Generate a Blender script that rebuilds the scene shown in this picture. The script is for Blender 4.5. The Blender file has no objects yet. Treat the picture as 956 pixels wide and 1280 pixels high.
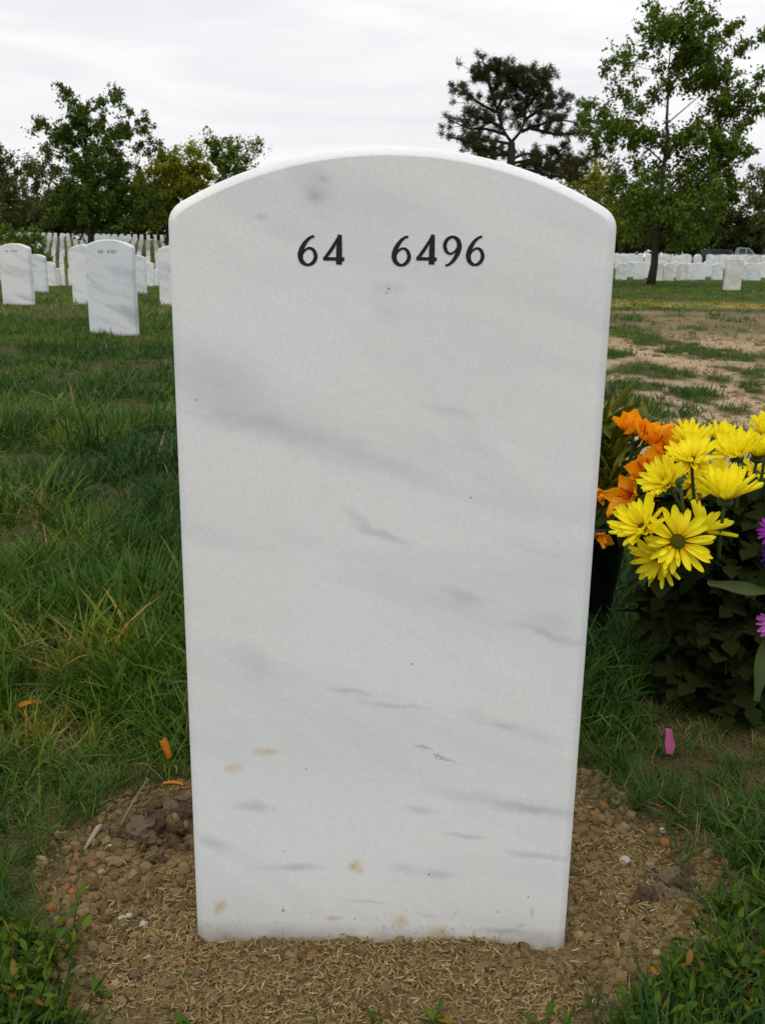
import bpy, bmesh, math, random
import numpy as np
from mathutils import Vector, Matrix, Euler

random.seed(7)
rng = np.random.default_rng(7)
R = math.radians
scene = bpy.context.scene
COL = scene.collection

# ------------------------------------------------------------------ camera
FPX, CX, CY = 1207.0, 478.0, 640.0          # focal length and centre, in pixels of a 956 x 1280 frame
PITCH = math.atan((640 - 317) / FPX)
ROLL = R(0.8)
CAM_H = 0.5957
_c, _s = math.cos(ROLL), math.sin(ROLL)
_fw = np.array([0, math.cos(PITCH), -math.sin(PITCH)])
_r0 = np.array([1.0, 0, 0])
_u0 = np.array([0, math.sin(PITCH), math.cos(PITCH)])
_rt = _c * _r0 + _s * _u0
_up = -_s * _r0 + _c * _u0
CAM = np.array([0, 0, CAM_H])

def ray(px, py):
    return _fw + _rt * ((px - CX) / FPX) - _up * ((py - CY) / FPX)

def at_depth(px, py, D):
    """world point seen at a pixel of the photograph, D metres in front of the camera along Y"""
    d = ray(px, py)
    return CAM + d * (D / d[1])

cam_data = bpy.data.cameras.new('camera')
cam_data.sensor_fit = 'VERTICAL'
cam_data.sensor_height = 24.0
cam_data.lens = FPX / 1280 * 24.0
cam_data.clip_start = 0.02
cam_data.clip_end = 3000
cam = bpy.data.objects.new('camera', cam_data)
COL.objects.link(cam)
M = Matrix(((_rt[0], _up[0], -_fw[0], 0), (_rt[1], _up[1], -_fw[1], 0), (_rt[2], _up[2], -_fw[2], CAM_H), (0, 0, 0, 1)))
cam.matrix_world = M
cam_data.dof.use_dof = True
cam_data.dof.focus_distance = 0.80
cam_data.dof.aperture_fstop = 24.0
scene.camera = cam

# ------------------------------------------------------------------ world, sun, exposure
SUN_EL, SUN_AZ = R(60), R(195)               # azimuth from +Y clockwise: high and behind the camera
w = bpy.data.worlds.new('World')
scene.world = w
w.use_nodes = True
nt = w.node_tree
nt.nodes.clear()
out = nt.nodes.new('ShaderNodeOutputWorld')
sky = nt.nodes.new('ShaderNodeTexSky')
sky.sky_type = 'NISHITA'
sky.sun_disc = False
sky.sun_elevation = SUN_EL
sky.sun_rotation = SUN_AZ
bg1 = nt.nodes.new('ShaderNodeBackground'); bg1.inputs[1].default_value = 0.1
nt.links.new(sky.outputs[0], bg1.inputs[0])
tc = nt.nodes.new('ShaderNodeTexCoord')
mp = nt.nodes.new('ShaderNodeMapping'); mp.inputs['Scale'].default_value = (1.3, 1.3, 9.0)
mp.inputs['Rotation'].default_value = (0.0, R(3), 0.0)
nt.links.new(tc.outputs['Generated'], mp.inputs[0])
nz = nt.nodes.new('ShaderNodeTexNoise'); nz.inputs['Scale'].default_value = 2.2; nz.inputs['Detail'].default_value = 5
nz.inputs['Roughness'].default_value = 0.55; nz.inputs['Distortion'].default_value = 0.6
nt.links.new(mp.outputs[0], nz.inputs['Vector'])
rp = nt.nodes.new('ShaderNodeValToRGB')
rp.color_ramp.elements[0].position = 0.33; rp.color_ramp.elements[0].color = (0.86, 0.845, 0.88, 1)
rp.color_ramp.elements[1].position = 0.62; rp.color_ramp.elements[1].color = (1.0, 1.0, 1.0, 1)
nt.links.new(nz.outputs[0], rp.inputs[0])
# an overcast sky is brighter overhead than at the horizon: (1 + k sin(elevation)), whole dome alike
sx = nt.nodes.new('ShaderNodeSeparateXYZ'); nt.links.new(tc.outputs['Generated'], sx.inputs[0])
m1 = nt.nodes.new('ShaderNodeMath'); m1.operation = 'MAXIMUM'; m1.inputs[1].default_value = 0.0
nt.links.new(sx.outputs[2], m1.inputs[0])
m2 = nt.nodes.new('ShaderNodeMath'); m2.operation = 'MULTIPLY_ADD'; m2.inputs[1].default_value = 0.35; m2.inputs[2].default_value = 0.925
nt.links.new(m1.outputs[0], m2.inputs[0])
bg2 = nt.nodes.new('ShaderNodeBackground')
nt.links.new(rp.outputs[0], bg2.inputs[0]); nt.links.new(m2.outputs[0], bg2.inputs[1])
mx = nt.nodes.new('ShaderNodeMixShader'); mx.inputs[0].default_value = 0.95
nt.links.new(bg1.outputs[0], mx.inputs[1]); nt.links.new(bg2.outputs[0], mx.inputs[2])
nt.links.new(mx.outputs[0], out.inputs[0])

sd = bpy.data.lights.new('sun', 'SUN'); sd.energy = 0.95; sd.angle = R(35); sd.color = (1, 0.97, 0.92)
sun = bpy.data.objects.new('sun', sd); COL.objects.link(sun)
sdir = Vector((math.sin(SUN_AZ) * math.cos(SUN_EL), math.cos(SUN_AZ) * math.cos(SUN_EL), math.sin(SUN_EL)))
sun.rotation_euler = sdir.to_track_quat('Z', 'Y').to_euler()
scene.view_settings.view_transform = 'Standard'
scene.view_settings.look = 'None'
scene.view_settings.exposure = 0.07
scene.view_settings.gamma = 1.0

# ------------------------------------------------------------------ helpers
def tag(o, label=None, cat=None, group=None, kind=None):
    if label: o['label'] = label
    if cat: o['category'] = cat
    if group: o['group'] = group
    if kind: o['kind'] = kind
    return o

def link(name, me, mat=None, parent=None, loc=None):
    o = bpy.data.objects.new(name, me)
    COL.objects.link(o)
    if mat is not None and me is not None and not me.materials: me.materials.append(mat)
    if parent is not None: o.parent = parent
    if loc is not None: o.location = loc
    return o

def empty(name, loc=(0, 0, 0), rot=(0, 0, 0)):
    o = bpy.data.objects.new(name, None)
    o.empty_display_size = 0.05
    COL.objects.link(o); o.location = loc; o.rotation_euler = rot
    return o

def mesh(name, verts, faces, smooth=False):
    me = bpy.data.meshes.new(name)
    verts = np.asarray(verts, float).reshape(-1, 3)
    if isinstance(faces, np.ndarray):
        n, k = faces.shape
        me.vertices.add(len(verts)); me.vertices.foreach_set('co', verts.ravel())
        me.loops.add(n * k); me.loops.foreach_set('vertex_index', faces.astype(np.int32).ravel())
        me.polygons.add(n)
        me.polygons.foreach_set('loop_start', np.arange(0, n * k, k, dtype=np.int32))
        me.update(calc_edges=True); me.validate()
    else:
        me.from_pydata(verts.tolist(), [], faces)
        me.update()
    if smooth: me.polygons.foreach_set('use_smooth', np.ones(len(me.polygons), bool))
    return me

def vcol(me, name, arr):
    a = me.color_attributes.new(name, 'FLOAT_COLOR', 'POINT')
    arr = np.asarray(arr, np.float32)
    if arr.ndim == 1: arr = np.stack([arr] * 3, -1)
    if arr.shape[1] == 3: arr = np.concatenate([arr, np.ones((len(arr), 1), np.float32)], 1)
    a.data.foreach_set('color', arr.ravel())

def bm_mesh(name, bm, smooth=False):
    me = bpy.data.meshes.new(name); bm.to_mesh(me); bm.free()
    if smooth: me.polygons.foreach_set('use_smooth', np.ones(len(me.polygons), bool))
    return me

def tube_arrays(pts, radii, sides=6, cap=True):
    pts = np.asarray(pts, float); n = len(pts)
    V = []; F = []
    tan = np.gradient(pts, axis=0)
    ref = np.array([0.31, 0.93, 0.17])
    for i in range(n):
        t = tan[i] / (np.linalg.norm(tan[i]) + 1e-9)
        a = np.cross(t, ref); a /= np.linalg.norm(a) + 1e-9
        b = np.cross(t, a)
        for k in range(sides):
            th = 2 * math.pi * k / sides
            V.append(pts[i] + radii[i] * (math.cos(th) * a + math.sin(th) * b))
    for i in range(n - 1):
        for k in range(sides):
            k2 = (k + 1) % sides
            F.append((i * sides + k, i * sides + k2, (i + 1) * sides + k2, (i + 1) * sides + k))
    if cap:
        F.append(tuple(range(sides))[::-1]); F.append(tuple((n - 1) * sides + k for k in range(sides)))
    return V, F

class Geo:
    def __init__(self): self.V = []; self.F = []
    def add(self, V, F):
        b = len(self.V); self.V.extend(V); self.F.extend(tuple(i + b for i in f) for f in F)
    def tube(self, pts, radii, sides=6): self.add(*tube_arrays(pts, radii, sides))
    def box(self, c, s):
        x, y, z = c; a, b, d = s[0] / 2, s[1] / 2, s[2] / 2
        V = [(x + i * a, y + j * b, z + k * d) for i in (-1, 1) for j in (-1, 1) for k in (-1, 1)]
        self.add(V, [(0, 1, 3, 2), (4, 6, 7, 5), (0, 4, 5, 1), (2, 3, 7, 6), (0, 2, 6, 4), (1, 5, 7, 3)])
    def mesh(self, name, smooth=False): return mesh(name, self.V, self.F, smooth)

def bez(a, b, c, n=8):
    t = np.linspace(0, 1, n)[:, None]
    return (1 - t) ** 2 * np.asarray(a) + 2 * t * (1 - t) * np.asarray(b) + t * t * np.asarray(c)

def value_noise(x, y, scale, seed):
    """smooth value noise in 0..1, vectorised"""
    g = np.random.default_rng(seed).random((64, 64))
    X = np.asarray(x, float) * scale + 31.7; Y = np.asarray(y, float) * scale + 17.3
    xi = np.floor(X).astype(int); yi = np.floor(Y).astype(int)
    fx = X - xi; fy = Y - yi
    fx = fx * fx * (3 - 2 * fx); fy = fy * fy * (3 - 2 * fy)
    a = g[xi % 64, yi % 64]; b = g[(xi + 1) % 64, yi % 64]; c = g[xi % 64, (yi + 1) % 64]; d = g[(xi + 1) % 64, (yi + 1) % 64]
    return (a * (1 - fx) + b * fx) * (1 - fy) + (c * (1 - fx) + d * fx) * fy

def fbm(x, y, scale, seed, octs=3):
    t = 0; amp = 1; tot = 0
    for i in range(octs):
        t = t + amp * value_noise(x, y, scale * 2 ** i, seed + i * 11); tot += amp; amp *= 0.5
    return t / tot

def sstep(a, b, x):
    t = np.clip((np.asarray(x, float) - a) / (b - a), 0, 1)
    return t * t * (3 - 2 * t)

# ------------------------------------------------------------------ materials
class NT:
    def __init__(self, name):
        self.m = bpy.data.materials.new(name); self.m.use_nodes = True
        self.t = self.m.node_tree; self.t.nodes.clear()
        self.out = self.n('ShaderNodeOutputMaterial')
    def n(self, typ, **kw):
        nd = self.t.nodes.new(typ)
        for k, v in kw.items(): setattr(nd, k, v)
        return nd
    def l(self, a, b): self.t.links.new(a, b)
    def coord(self, which='Object'): return self.n('ShaderNodeTexCoord').outputs[which]
    def noise(self, scale, detail=4, rough=0.5, vec=None, dist=0.0):
        nd = self.n('ShaderNodeTexNoise'); nd.inputs['Scale'].default_value = scale
        nd.inputs['Detail'].default_value = detail; nd.inputs['Roughness'].default_value = rough
        nd.inputs['Distortion'].default_value = dist
        self.l(vec if vec is not None else self.coord(), nd.inputs['Vector'])
        return nd.outputs[0]
    def mapping(self, vec, scale=(1, 1, 1), loc=(0, 0, 0), rot=(0, 0, 0)):
        nd = self.n('ShaderNodeMapping'); nd.inputs['Scale'].default_value = scale
        nd.inputs['Location'].default_value = loc; nd.inputs['Rotation'].default_value = rot
        self.l(vec, nd.inputs[0]); return nd.outputs[0]
    def ramp(self, fac, stops):
        nd = self.n('ShaderNodeValToRGB'); e = nd.color_ramp.elements
        while len(e) < len(stops): e.new(0.5)
        for el, (p, c) in zip(e, stops):
            el.position = p; el.color = (*c, 1) if len(c) == 3 else c
        self.l(fac, nd.inputs[0]); return nd.outputs[0]
    def mix(self, fac, a, b, mode='MIX'):
        nd = self.n('ShaderNodeMix', data_type='RGBA', blend_type=mode)
        for s, v in ((nd.inputs[0], fac), (nd.inputs[6], a), (nd.inputs[7], b)):
            if hasattr(v, 'is_output'): self.l(v, s)
            elif isinstance(v, (int, float)): s.default_value = v if s.type == 'VALUE' else (v, v, v, 1)
            else: s.default_value = (*v, 1)
        return nd.outputs[2]
    def math(self, op, a, b=None, c=None, clamp=False):
        nd = self.n('ShaderNodeMath', operation=op); nd.use_clamp = clamp
        for s, v in zip(nd.inputs, (a, b, c)):
            if v is None: continue
            if hasattr(v, 'is_output'): self.l(v, s)
            else: s.default_value = v
        return nd.outputs[0]
    def attr(self, name, typ='GEOMETRY', sock='Color'):
        nd = self.n('ShaderNodeAttribute'); nd.attribute_name = name; nd.attribute_type = typ
        return nd.outputs[sock]
    def bump(self, h, strength=0.3, dist=0.01):
        nd = self.n('ShaderNodeBump'); nd.inputs['Strength'].default_value = strength; nd.inputs['Distance'].default_value = dist
        self.l(h, nd.inputs['Height']); return nd.outputs[0]
    def principled(self, color, rough=0.6, spec=0.3, normal=None, metal=0.0):
        p = self.n('ShaderNodeBsdfPrincipled')
        for s, v in ((p.inputs['Base Color'], color), (p.inputs['Roughness'], rough)):
            if hasattr(v, 'is_output'): self.l(v, s)
            elif isinstance(v, (int, float)): s.default_value = v
            else: s.default_value = (*v, 1)
        p.inputs['Specular IOR Level'].default_value = spec
        p.inputs['Metallic'].default_value = metal
        if normal is not None: self.l(normal, p.inputs['Normal'])
        return p.outputs[0]
    def leafy(self, color, trans=0.3, rough=0.5, spec=0.3, tcol=None):
        p = self.principled(color, rough, spec)
        t = self.n('ShaderNodeBsdfTranslucent')
        c = tcol if tcol is not None else color
        if hasattr(c, 'is_output'): self.l(c, t.inputs[0])
        else: t.inputs[0].default_value = (*c, 1)
        mxs = self.n('ShaderNodeMixShader'); mxs.inputs[0].default_value = trans
        self.l(p, mxs.inputs[1]); self.l(t.outputs[0], mxs.inputs[2]); return mxs.outputs[0]
    def done(self, shader):
        self.l(shader, self.out.inputs[0]); return self.m

def leaf_mat(name, dark, light, trans=0.3, rough=0.5, spec=0.3):
    n = NT(name)
    c = n.ramp(n.attr('col', sock='Fac'), [(0.0, dark), (1.0, light)])
    return n.done(n.leafy(c, trans, 0.6, 0.08))

def plain_mat(name, col, rough=0.5, spec=0.3, var=0.15, scale=30, metal=0.0, bump=0.0):
    n = NT(name)
    nz = n.noise(scale, 4)
    c = n.mix(nz, tuple(v * (1 - var) for v in col), tuple(min(1, v * (1 + var)) for v in col))
    return n.done(n.principled(c, rough, spec, n.bump(nz, bump, 0.005) if bump else None, metal))

def petal_mat(name, base, tip, trans=0.35, streak=0.12):
    """petal colour runs from base to tip along the petal's own length (its own pigment), with fine veins"""
    n = NT(name)
    co = n.coord('Object')
    sx = n.n('ShaderNodeSeparateXYZ'); n.l(co, sx.inputs[0])
    c = n.ramp(sx.outputs[0], [(0.0, base), (0.55, tip), (1.0, tip)])
    v = n.noise(9, 3, 0.6, n.mapping(co, (0.6, 7, 1)))
    oi = n.n('ShaderNodeObjectInfo').outputs['Random']
    k = n.math('ADD', n.math('MULTIPLY', v, streak * 2), n.math('MULTIPLY_ADD', oi, 0.12, 1 - streak - 0.02))
    c = n.mix(1.0, c, k, 'MULTIPLY')
    return n.done(n.leafy(c, trans, 0.55, 0.2))

MAT = {}
# ------------------------------------------------------------------ terrain
LX = [-5, 7, 11, 17, 26, 34, 46, 76, 122, 160, 700, 3000]
LZ = [0, 0, 0.005, -0.12, -0.33, -0.62, -1.05, -1.28, 1.75, 2.2, 2.6, 2.6]
RX = [-5, 6, 20, 30, 45, 65, 76, 90, 160, 3000]
RZ = [0, 0, -0.03, -0.08, 0.06, 0.19, 0.17, -0.18, -0.2, -0.2]

def px_ground(px, py):
    d = ray(px, py); return CAM[:2] + d[:2] * (CAM_H / -d[2])

BED_PX = [(238, 985), (205, 1003), (168, 1022), (148, 1042), (98, 1052), (52, 1074), (62, 1105), (88, 1135), (105, 1165), (85, 1215), (70, 1300), (60, 1420),
          (660, 1420), (742, 1262), (770, 1240), (812, 1215), (842, 1178), (882, 1142), (893, 1104), (858, 1082), (835, 1056), (800, 1034), (768, 1012), (722, 985), (600, 930), (360, 930)]
BED = np.array([px_ground(x + (22 if x < 150 else -12 if x > 760 else 0), y) for x, y in BED_PX])

def in_poly(x, y, P):
    inside = np.zeros(np.shape(x), bool)
    j = len(P) - 1
    for i in range(len(P)):
        c = ((P[i, 1] > y) != (P[j, 1] > y)) & (x < (P[j, 0] - P[i, 0]) * (y - P[i, 1]) / (P[j, 1] - P[i, 1] + 1e-12) + P[i, 0])
        inside ^= c; j = i
    return inside

def poly_dist(x, y, P):
    best = np.full(np.shape(x), 1e9)
    for i in range(len(P)):
        a = P[i]; b = P[(i + 1) % len(P)]; ab = b - a
        t = np.clip(((x - a[0]) * ab[0] + (y - a[1]) * ab[1]) / (ab @ ab), 0, 1)
        best = np.minimum(best, np.hypot(x - a[0] - t * ab[0], y - a[1] - t * ab[1]))
    return best

def bed_sd(x, y):
    """signed distance to the bare-soil bed: positive inside"""
    d = poly_dist(x, y, BED)
    return np.where(in_poly(x, y, BED), d, -d)

HOLE = px_ground(215, 1052)
def zf(x, y):
    x = np.asarray(x, float); y = np.asarray(y, float)
    d = np.hypot(x, y)
    az = np.degrees(np.arctan2(x, np.maximum(y, 1e-3)))
    t = sstep(-7, 7, az)
    z = np.interp(d, LX, LZ) * (1 - t) + np.interp(d, RX, RZ) * t
    far = sstep(0.9, 2.2, d)
    z = z + far * (fbm(x, y, 1.1, 5, 2) - 0.5) * 0.03 * (1 - 0.6 * sstep(5, 12, d))
    near = 1 - sstep(2.5, 4, d)
    return z + near * near_relief(x, y)

def near_relief(x, y):
    sd = np.clip(bed_sd(x, y), -0.2, 0.2)
    g = 0.012 * (1 - sstep(-0.05, 0.02, sd))                       # turf stands a little above the bed
    n = (fbm(x, y, 14, 3, 4) - 0.5) * 0.022 * sstep(-0.02, 0.04, sd)
    h = -0.022 * np.exp(-(((x - HOLE[0]) / 0.030) ** 2 + ((y - HOLE[1]) / 0.032) ** 2))
    rim = 0.016 * np.exp(-(((x - HOLE[0] + 0.0) / 0.035) ** 2 + ((y - HOLE[1] - 0.055) / 0.03) ** 2))
    f = np.exp(-((np.hypot(x - 0.003, (y - 0.70)) / 0.2) ** 2)) * 0.0
    return g + n + h + rim + f

def on_ground(px, py):
    d = ray(px, py)
    t = CAM_H / -d[2] if d[2] < -1e-4 else 200.0
    for _ in range(60):
        p = CAM + d * t
        gz = float(zf(p[0], p[1]))
        t += (p[2] - gz) / max(0.02, -d[2]) * 0.6
    p = CAM + d * t
    return np.array([p[0], p[1], float(zf(p[0], p[1]))])

# bare sandy field on the right: green islands inside it, drawn from where the photograph shows them
ISLANDS = [(785, 420, 26, 10), (835, 428, 34, 7), (870, 437, 45, 12), (915, 448, 60, 9), (800, 462, 50, 10), (848, 466, 20, 5), (915, 461, 24, 8), (785, 480, 40, 10),
           (838, 490, 24, 12), (862, 491, 34, 6), (770, 498, 28, 14), (832, 505, 22, 6), (945, 490, 14, 6), (880, 503, 12, 3), (855, 518, 9, 5), (912, 514, 24, 6),
           (935, 480, 15, 4), (890, 475, 16, 4), (822, 520, 10, 12), (785, 520, 20, 10), (950, 500, 10, 5), (770, 395, 30, 8), (905, 400, 25, 3), (815, 535, 16, 8), (870, 545, 22, 5), (930, 545, 12, 5),
           (755, 440, 30, 20), (742, 470, 25, 40), (992, 450, 30, 12), (990, 520, 26, 9)]
_isl = []
for (a, b, c, d_) in ISLANDS:
    p0 = on_ground(a, b); p1 = on_ground(a + c, b); p2 = on_ground(a, b - d_); p3 = on_ground(a, b + d_)
    _isl.append((p0[0], p0[1], abs(p1[0] - p0[0]), max(0.08, (p2[1] - p3[1]) / 2)))

def sand_w(x, y):
    """1 where the right-hand field is bare sand"""
    x = np.asarray(x, float); y = np.asarray(y, float)
    d = np.hypot(x, y); az = np.degrees(np.arctan2(x, np.maximum(y, 1e-3)))
    jx = (fbm(x, y, 1.6, 71, 3) - 0.5); jy = (fbm(x, y, 1.6, 87, 3) - 0.5)
    s = sstep(10.0, 12.5, az + 3 * jx) * (1 - sstep(40, 50, az)) * sstep(2.3, 2.9, y + jx * 1.0) * (1 - sstep(11.2, 12.2, y + 1.6 * jy))
    g = np.zeros_like(d)
    for (a, b, rx, ry) in _isl:
        q = np.hypot((x + jx * rx * 0.9 - a) / rx, (y + jy * ry * 1.2 - b) / ry)
        g = np.maximum(g, 1 - sstep(0.40, 1.25, q + (fbm(x, y, 5.0, 33, 3) - 0.5) * 1.9))
    far_mix = sstep(6.8, 8.8, y) * 0.85 * fbm(x, y * 0.8, 2.2, 19, 3)
    return np.clip(s * (1 - g) * (1 - far_mix), 0, 1)

def build_terrain():
    az = np.concatenate([np.arange(-180, -46, 6.0), np.arange(-46, 46.01, 0.25), np.arange(52, 180, 6.0)])
    az = np.radians(az)
    r = np.concatenate([np.linspace(0.25, 0.5, 8)[:-1], np.linspace(0.5, 1.6, 150)[:-1], np.geomspace(1.6, 40, 150)[:-1], np.geomspace(40, 2200, 60)])
    A, Rr = np.meshgrid(az, r)
    X = Rr * np.sin(A); Y = Rr * np.cos(A)
    Z = zf(X, Y)
    n, m = X.shape
    V = np.stack([X, Y, Z], -1).reshape(-1, 3)
    V = np.concatenate([V, [[0, 0, 0]]])
    i = np.arange(n - 1)[:, None]; j = np.arange(m)[None]
    j2 = (j + 1) % m
    F = np.stack([i * m + j, (i + 1) * m + j, (i + 1) * m + j2, i * m + j2], -1).reshape(-1, 4)[:, ::-1]
    fan = [(len(V) - 1, int((k + 1) % m), int(k)) for k in range(m)]
    me = mesh('ground', V, [tuple(map(int, f)) for f in F] + fan, True)
    sd = bed_sd(V[:, 0], V[:, 1])
    edge = (fbm(V[:, 0], V[:, 1], 22, 41, 3) - 0.5) * 0.05
    soil = sstep(-0.035, 0.01, sd + edge)
    sand = sand_w(V[:, 0], V[:, 1])
    d = np.hypot(V[:, 0], V[:, 1])
    dry = sstep(12.2, 12.8, V[:, 1]) * (1 - sstep(13.4, 14.4, V[:, 1])) * sstep(10, 13, np.degrees(np.arctan2(V[:, 0], V[:, 1])))
    vcol(me, 'zone', np.stack([soil, sand, np.clip(dry, 0, 1)], -1))
    vcol(me, 'thatch', 1 - sstep(7, 22, d))
    vcol(me, 'trodden', sstep(6.6, 8.4, V[:, 1] + 2.0 * (fbm(V[:, 0], V[:, 1], 0.9, 143, 3) - 0.5)))
    return me

def ground_mat():
    n = NT('ground_cover')
    co = n.coord('Object')
    z = n.n('ShaderNodeSeparateColor'); n.l(n.attr('zone'), z.inputs[0])
    big = n.noise(0.35, 4, 0.6, co); mid = n.noise(6, 5, 0.6, co); fine = n.noise(60, 5, 0.65, co); grit = n.noise(350, 3, 0.6, co)
    turf = n.mix(mid, (0.026, 0.038, 0.007), (0.075, 0.105, 0.012))
    turf = n.mix(n.math('MULTIPLY', big, 0.7), turf, (0.095, 0.115, 0.015))
    turf = n.mix(n.ramp(fine, [(0.35, (0, 0, 0)), (0.7, (1, 1, 1))]), turf, (0.042, 0.058, 0.009))
    soil = n.mix(fine, (0.075, 0.050, 0.022), (0.19, 0.135, 0.062))
    soil = n.mix(n.ramp(grit, [(0.4, (0, 0, 0)), (0.7, (1, 1, 1))]), soil, (0.23, 0.17, 0.085))
    sand = n.mix(n.noise(2.5, 6, 0.65, co), (0.31, 0.230, 0.132), (0.46, 0.360, 0.225))
    sand = n.mix(n.ramp(n.noise(14, 5, 0.7, co), [(0.5, (0, 0, 0)), (0.75, (0.8, 0.8, 0.8))]), sand, (0.21, 0.14, 0.065))
    sand = n.mix(n.ramp(n.noise(0.6, 4, 0.6, co), [(0.45, (0, 0, 0)), (0.65, (0.6, 0.6, 0.6))]), sand, (0.27, 0.17, 0.08))
    thatch = n.mix(n.ramp(grit, [(0.40, (0, 0, 0)), (0.62, (1, 1, 1))]), n.mix(fine, (0.016, 0.016, 0.006), (0.050, 0.044, 0.016)), (0.105, 0.085, 0.036))
    turf = n.mix(n.attr('thatch', sock='Fac'), turf, thatch)
    c = n.mix(z.outputs[2], turf, n.mix(mid, (0.20, 0.16, 0.04), (0.30, 0.22, 0.07)))
    sand = n.mix(n.math('MULTIPLY', n.attr('trodden', sock='Fac'), 0.75), sand, n.mix(mid, (0.13, 0.092, 0.050), (0.27, 0.20, 0.115)))
    c = n.mix(z.outputs[1], c, sand)
    c = n.mix(z.outputs[0], c, soil)
    h = n.math('ADD', n.math('MULTIPLY', fine, 1.0), n.math('MULTIPLY', grit, 0.35))
    return n.done(n.principled(c, 0.95, 0.1, n.bump(h, 0.6, 0.012)))

ground = link('ground', build_terrain(), ground_mat())
tag(ground, kind='structure')

# ------------------------------------------------------------------ marble
def marble_mat(name, warm=0.0, streaks=None, stains=None, base=(0.785, 0.812, 0.805), vein=0.35):
    n = NT(name)
    co = n.coord('Object')
    oi = n.n('ShaderNodeObjectInfo')
    if streaks is None:
        off = n.n('ShaderNodeCombineXYZ')
        for k in range(3): n.l(n.math('MULTIPLY', oi.outputs['Random'], 7.0 + 5 * k), off.inputs[k])
        va = n.n('ShaderNodeVectorMath', operation='ADD'); n.l(co, va.inputs[0]); n.l(off.outputs[0], va.inputs[1])
        cv = va.outputs[0]
    else: cv = co
    # slanting soft grey bands
    b1 = n.noise(1.0, 5, 0.55, n.mapping(n.mapping(cv, rot=(0, R(-21), 0)), (2.6, 3, 10.5)), 0.8)
    band = n.ramp(b1, [(0.46, (0, 0, 0)), (0.68, (1, 1, 1))])
    b2 = n.noise(1.0, 6, 0.6, n.mapping(n.mapping(cv, rot=(0, R(-17), 0)), (6, 8, 40)), 1.4)
    thin = n.ramp(b2, [(0.60, (0, 0, 0)), (0.78, (1, 1, 1))])
    v = n.math('ADD', n.math('MULTIPLY', band, vein), n.math('MULTIPLY', thin, vein * 0.55))
    if streaks:
        wob = n.n('ShaderNodeTexNoise'); wob.inputs['Scale'].default_value = 16; wob.inputs['Detail'].default_value = 4; wob.inputs['Roughness'].default_value = 0.65
        n.l(co, wob.inputs['Vector'])
        vm = n.n('ShaderNodeVectorMath', operation='MULTIPLY_ADD')
        n.l(wob.outputs['Color'], vm.inputs[0]); vm.inputs[1].default_value = (0.05, 0, 0.022); n.l(co, vm.inputs[2])
        pos = n.n('ShaderNodeVectorMath', operation='ADD'); n.l(vm.outputs[0], pos.inputs[0]); pos.inputs[1].default_value = (-0.025, 0, -0.011)
        tex = n.ramp(n.noise(60, 4, 0.7, n.mapping(co, (1, 1, 2.5))), [(0.3, (0.62, 0.62, 0.62)), (0.65, (0.95, 0.95, 0.95))])
        acc = None
        for (u, vv, ang, ru, rv, amt) in streaks:
            mpd = n.n('ShaderNodeMapping', vector_type='TEXTURE')
            mpd.inputs['Location'].default_value = (u, 0, vv); mpd.inputs['Rotation'].default_value = (0, ang, 0)
            mpd.inputs['Scale'].default_value = (ru, 1000, rv)
            n.l(pos.outputs[0], mpd.inputs[0])
            ln = n.n('ShaderNodeVectorMath', operation='LENGTH'); n.l(mpd.outputs[0], ln.inputs[0])
            mr = n.n('ShaderNodeMapRange', interpolation_type='SMOOTHSTEP')
            mr.inputs['From Min'].default_value = 1.0; mr.inputs['From Max'].default_value = 0.0
            mr.inputs['To Max'].default_value = amt
            n.l(ln.outputs['Value'], mr.inputs['Value'])
            acc = mr.outputs[0] if acc is None else n.math('ADD', acc, mr.outputs[0])
        v = n.math('ADD', v, n.math('MULTIPLY', acc, tex))
    v = n.math('MINIMUM', v, 0.95)
    c = n.mix(v, base, (0.37, 0.40, 0.45))
    # faint warm and cool mottling of the stone
    mot = n.noise(5, 4, 0.6, cv)
    c = n.mix(n.ramp(mot, [(0.45, (0, 0, 0)), (0.7, (0.55 + warm, 0.55 + warm, 0.55 + warm))]), c, (0.775, 0.770, 0.735))
    if stains:
        for (u, vv, ru, rv, amt) in stains:
            mpd = n.n('ShaderNodeMapping', vector_type='TEXTURE')
            mpd.inputs['Location'].default_value = (u, 0, vv); mpd.inputs['Scale'].default_value = (ru, 1000, rv)
            pit = amt > 5
            n.l(co if pit else pos.outputs[0], mpd.inputs[0])
            ln = n.n('ShaderNodeVectorMath', operation='LENGTH'); n.l(mpd.outputs[0], ln.inputs[0])
            mr = n.n('ShaderNodeMapRange', interpolation_type='SMOOTHSTEP')
            mr.inputs['From Min'].default_value = 1.0; mr.inputs['From Max'].default_value = 0.0; mr.inputs['To Max'].default_value = 1.0 if pit else amt
            n.l(ln.outputs['Value'], mr.inputs['Value'])
            c = n.mix(mr.outputs[0] if pit else n.math('MULTIPLY', mr.outputs[0], n.math('MULTIPLY', n.noise(70, 4, 0.7), 1.3)), c, (0.10, 0.085, 0.07) if pit else (0.56, 0.40, 0.14))
    # earth splashed on the foot, with small specks above it
    sp = n.n('ShaderNodeSeparateXYZ'); n.l(co, sp.inputs[0])
    foot = n.n('ShaderNodeMapRange'); foot.inputs['From Min'].default_value = 0.05; foot.inputs['From Max'].default_value = 0.0
    n.l(sp.outputs[2], foot.inputs[0])
    spk = n.ramp(n.noise(190, 3, 0.6), [(0.60, (0, 0, 0)), (0.68, (1, 1, 1))])
    patch = n.ramp(n.noise(22, 3, 0.6), [(0.45, (0, 0, 0)), (0.65, (1, 1, 1))])
    dirt = n.math('MULTIPLY', n.math('MULTIPLY', spk, n.math('ADD', patch, 0.25)), n.math('POWER', foot.outputs[0], 1.4), clamp=True)
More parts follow.
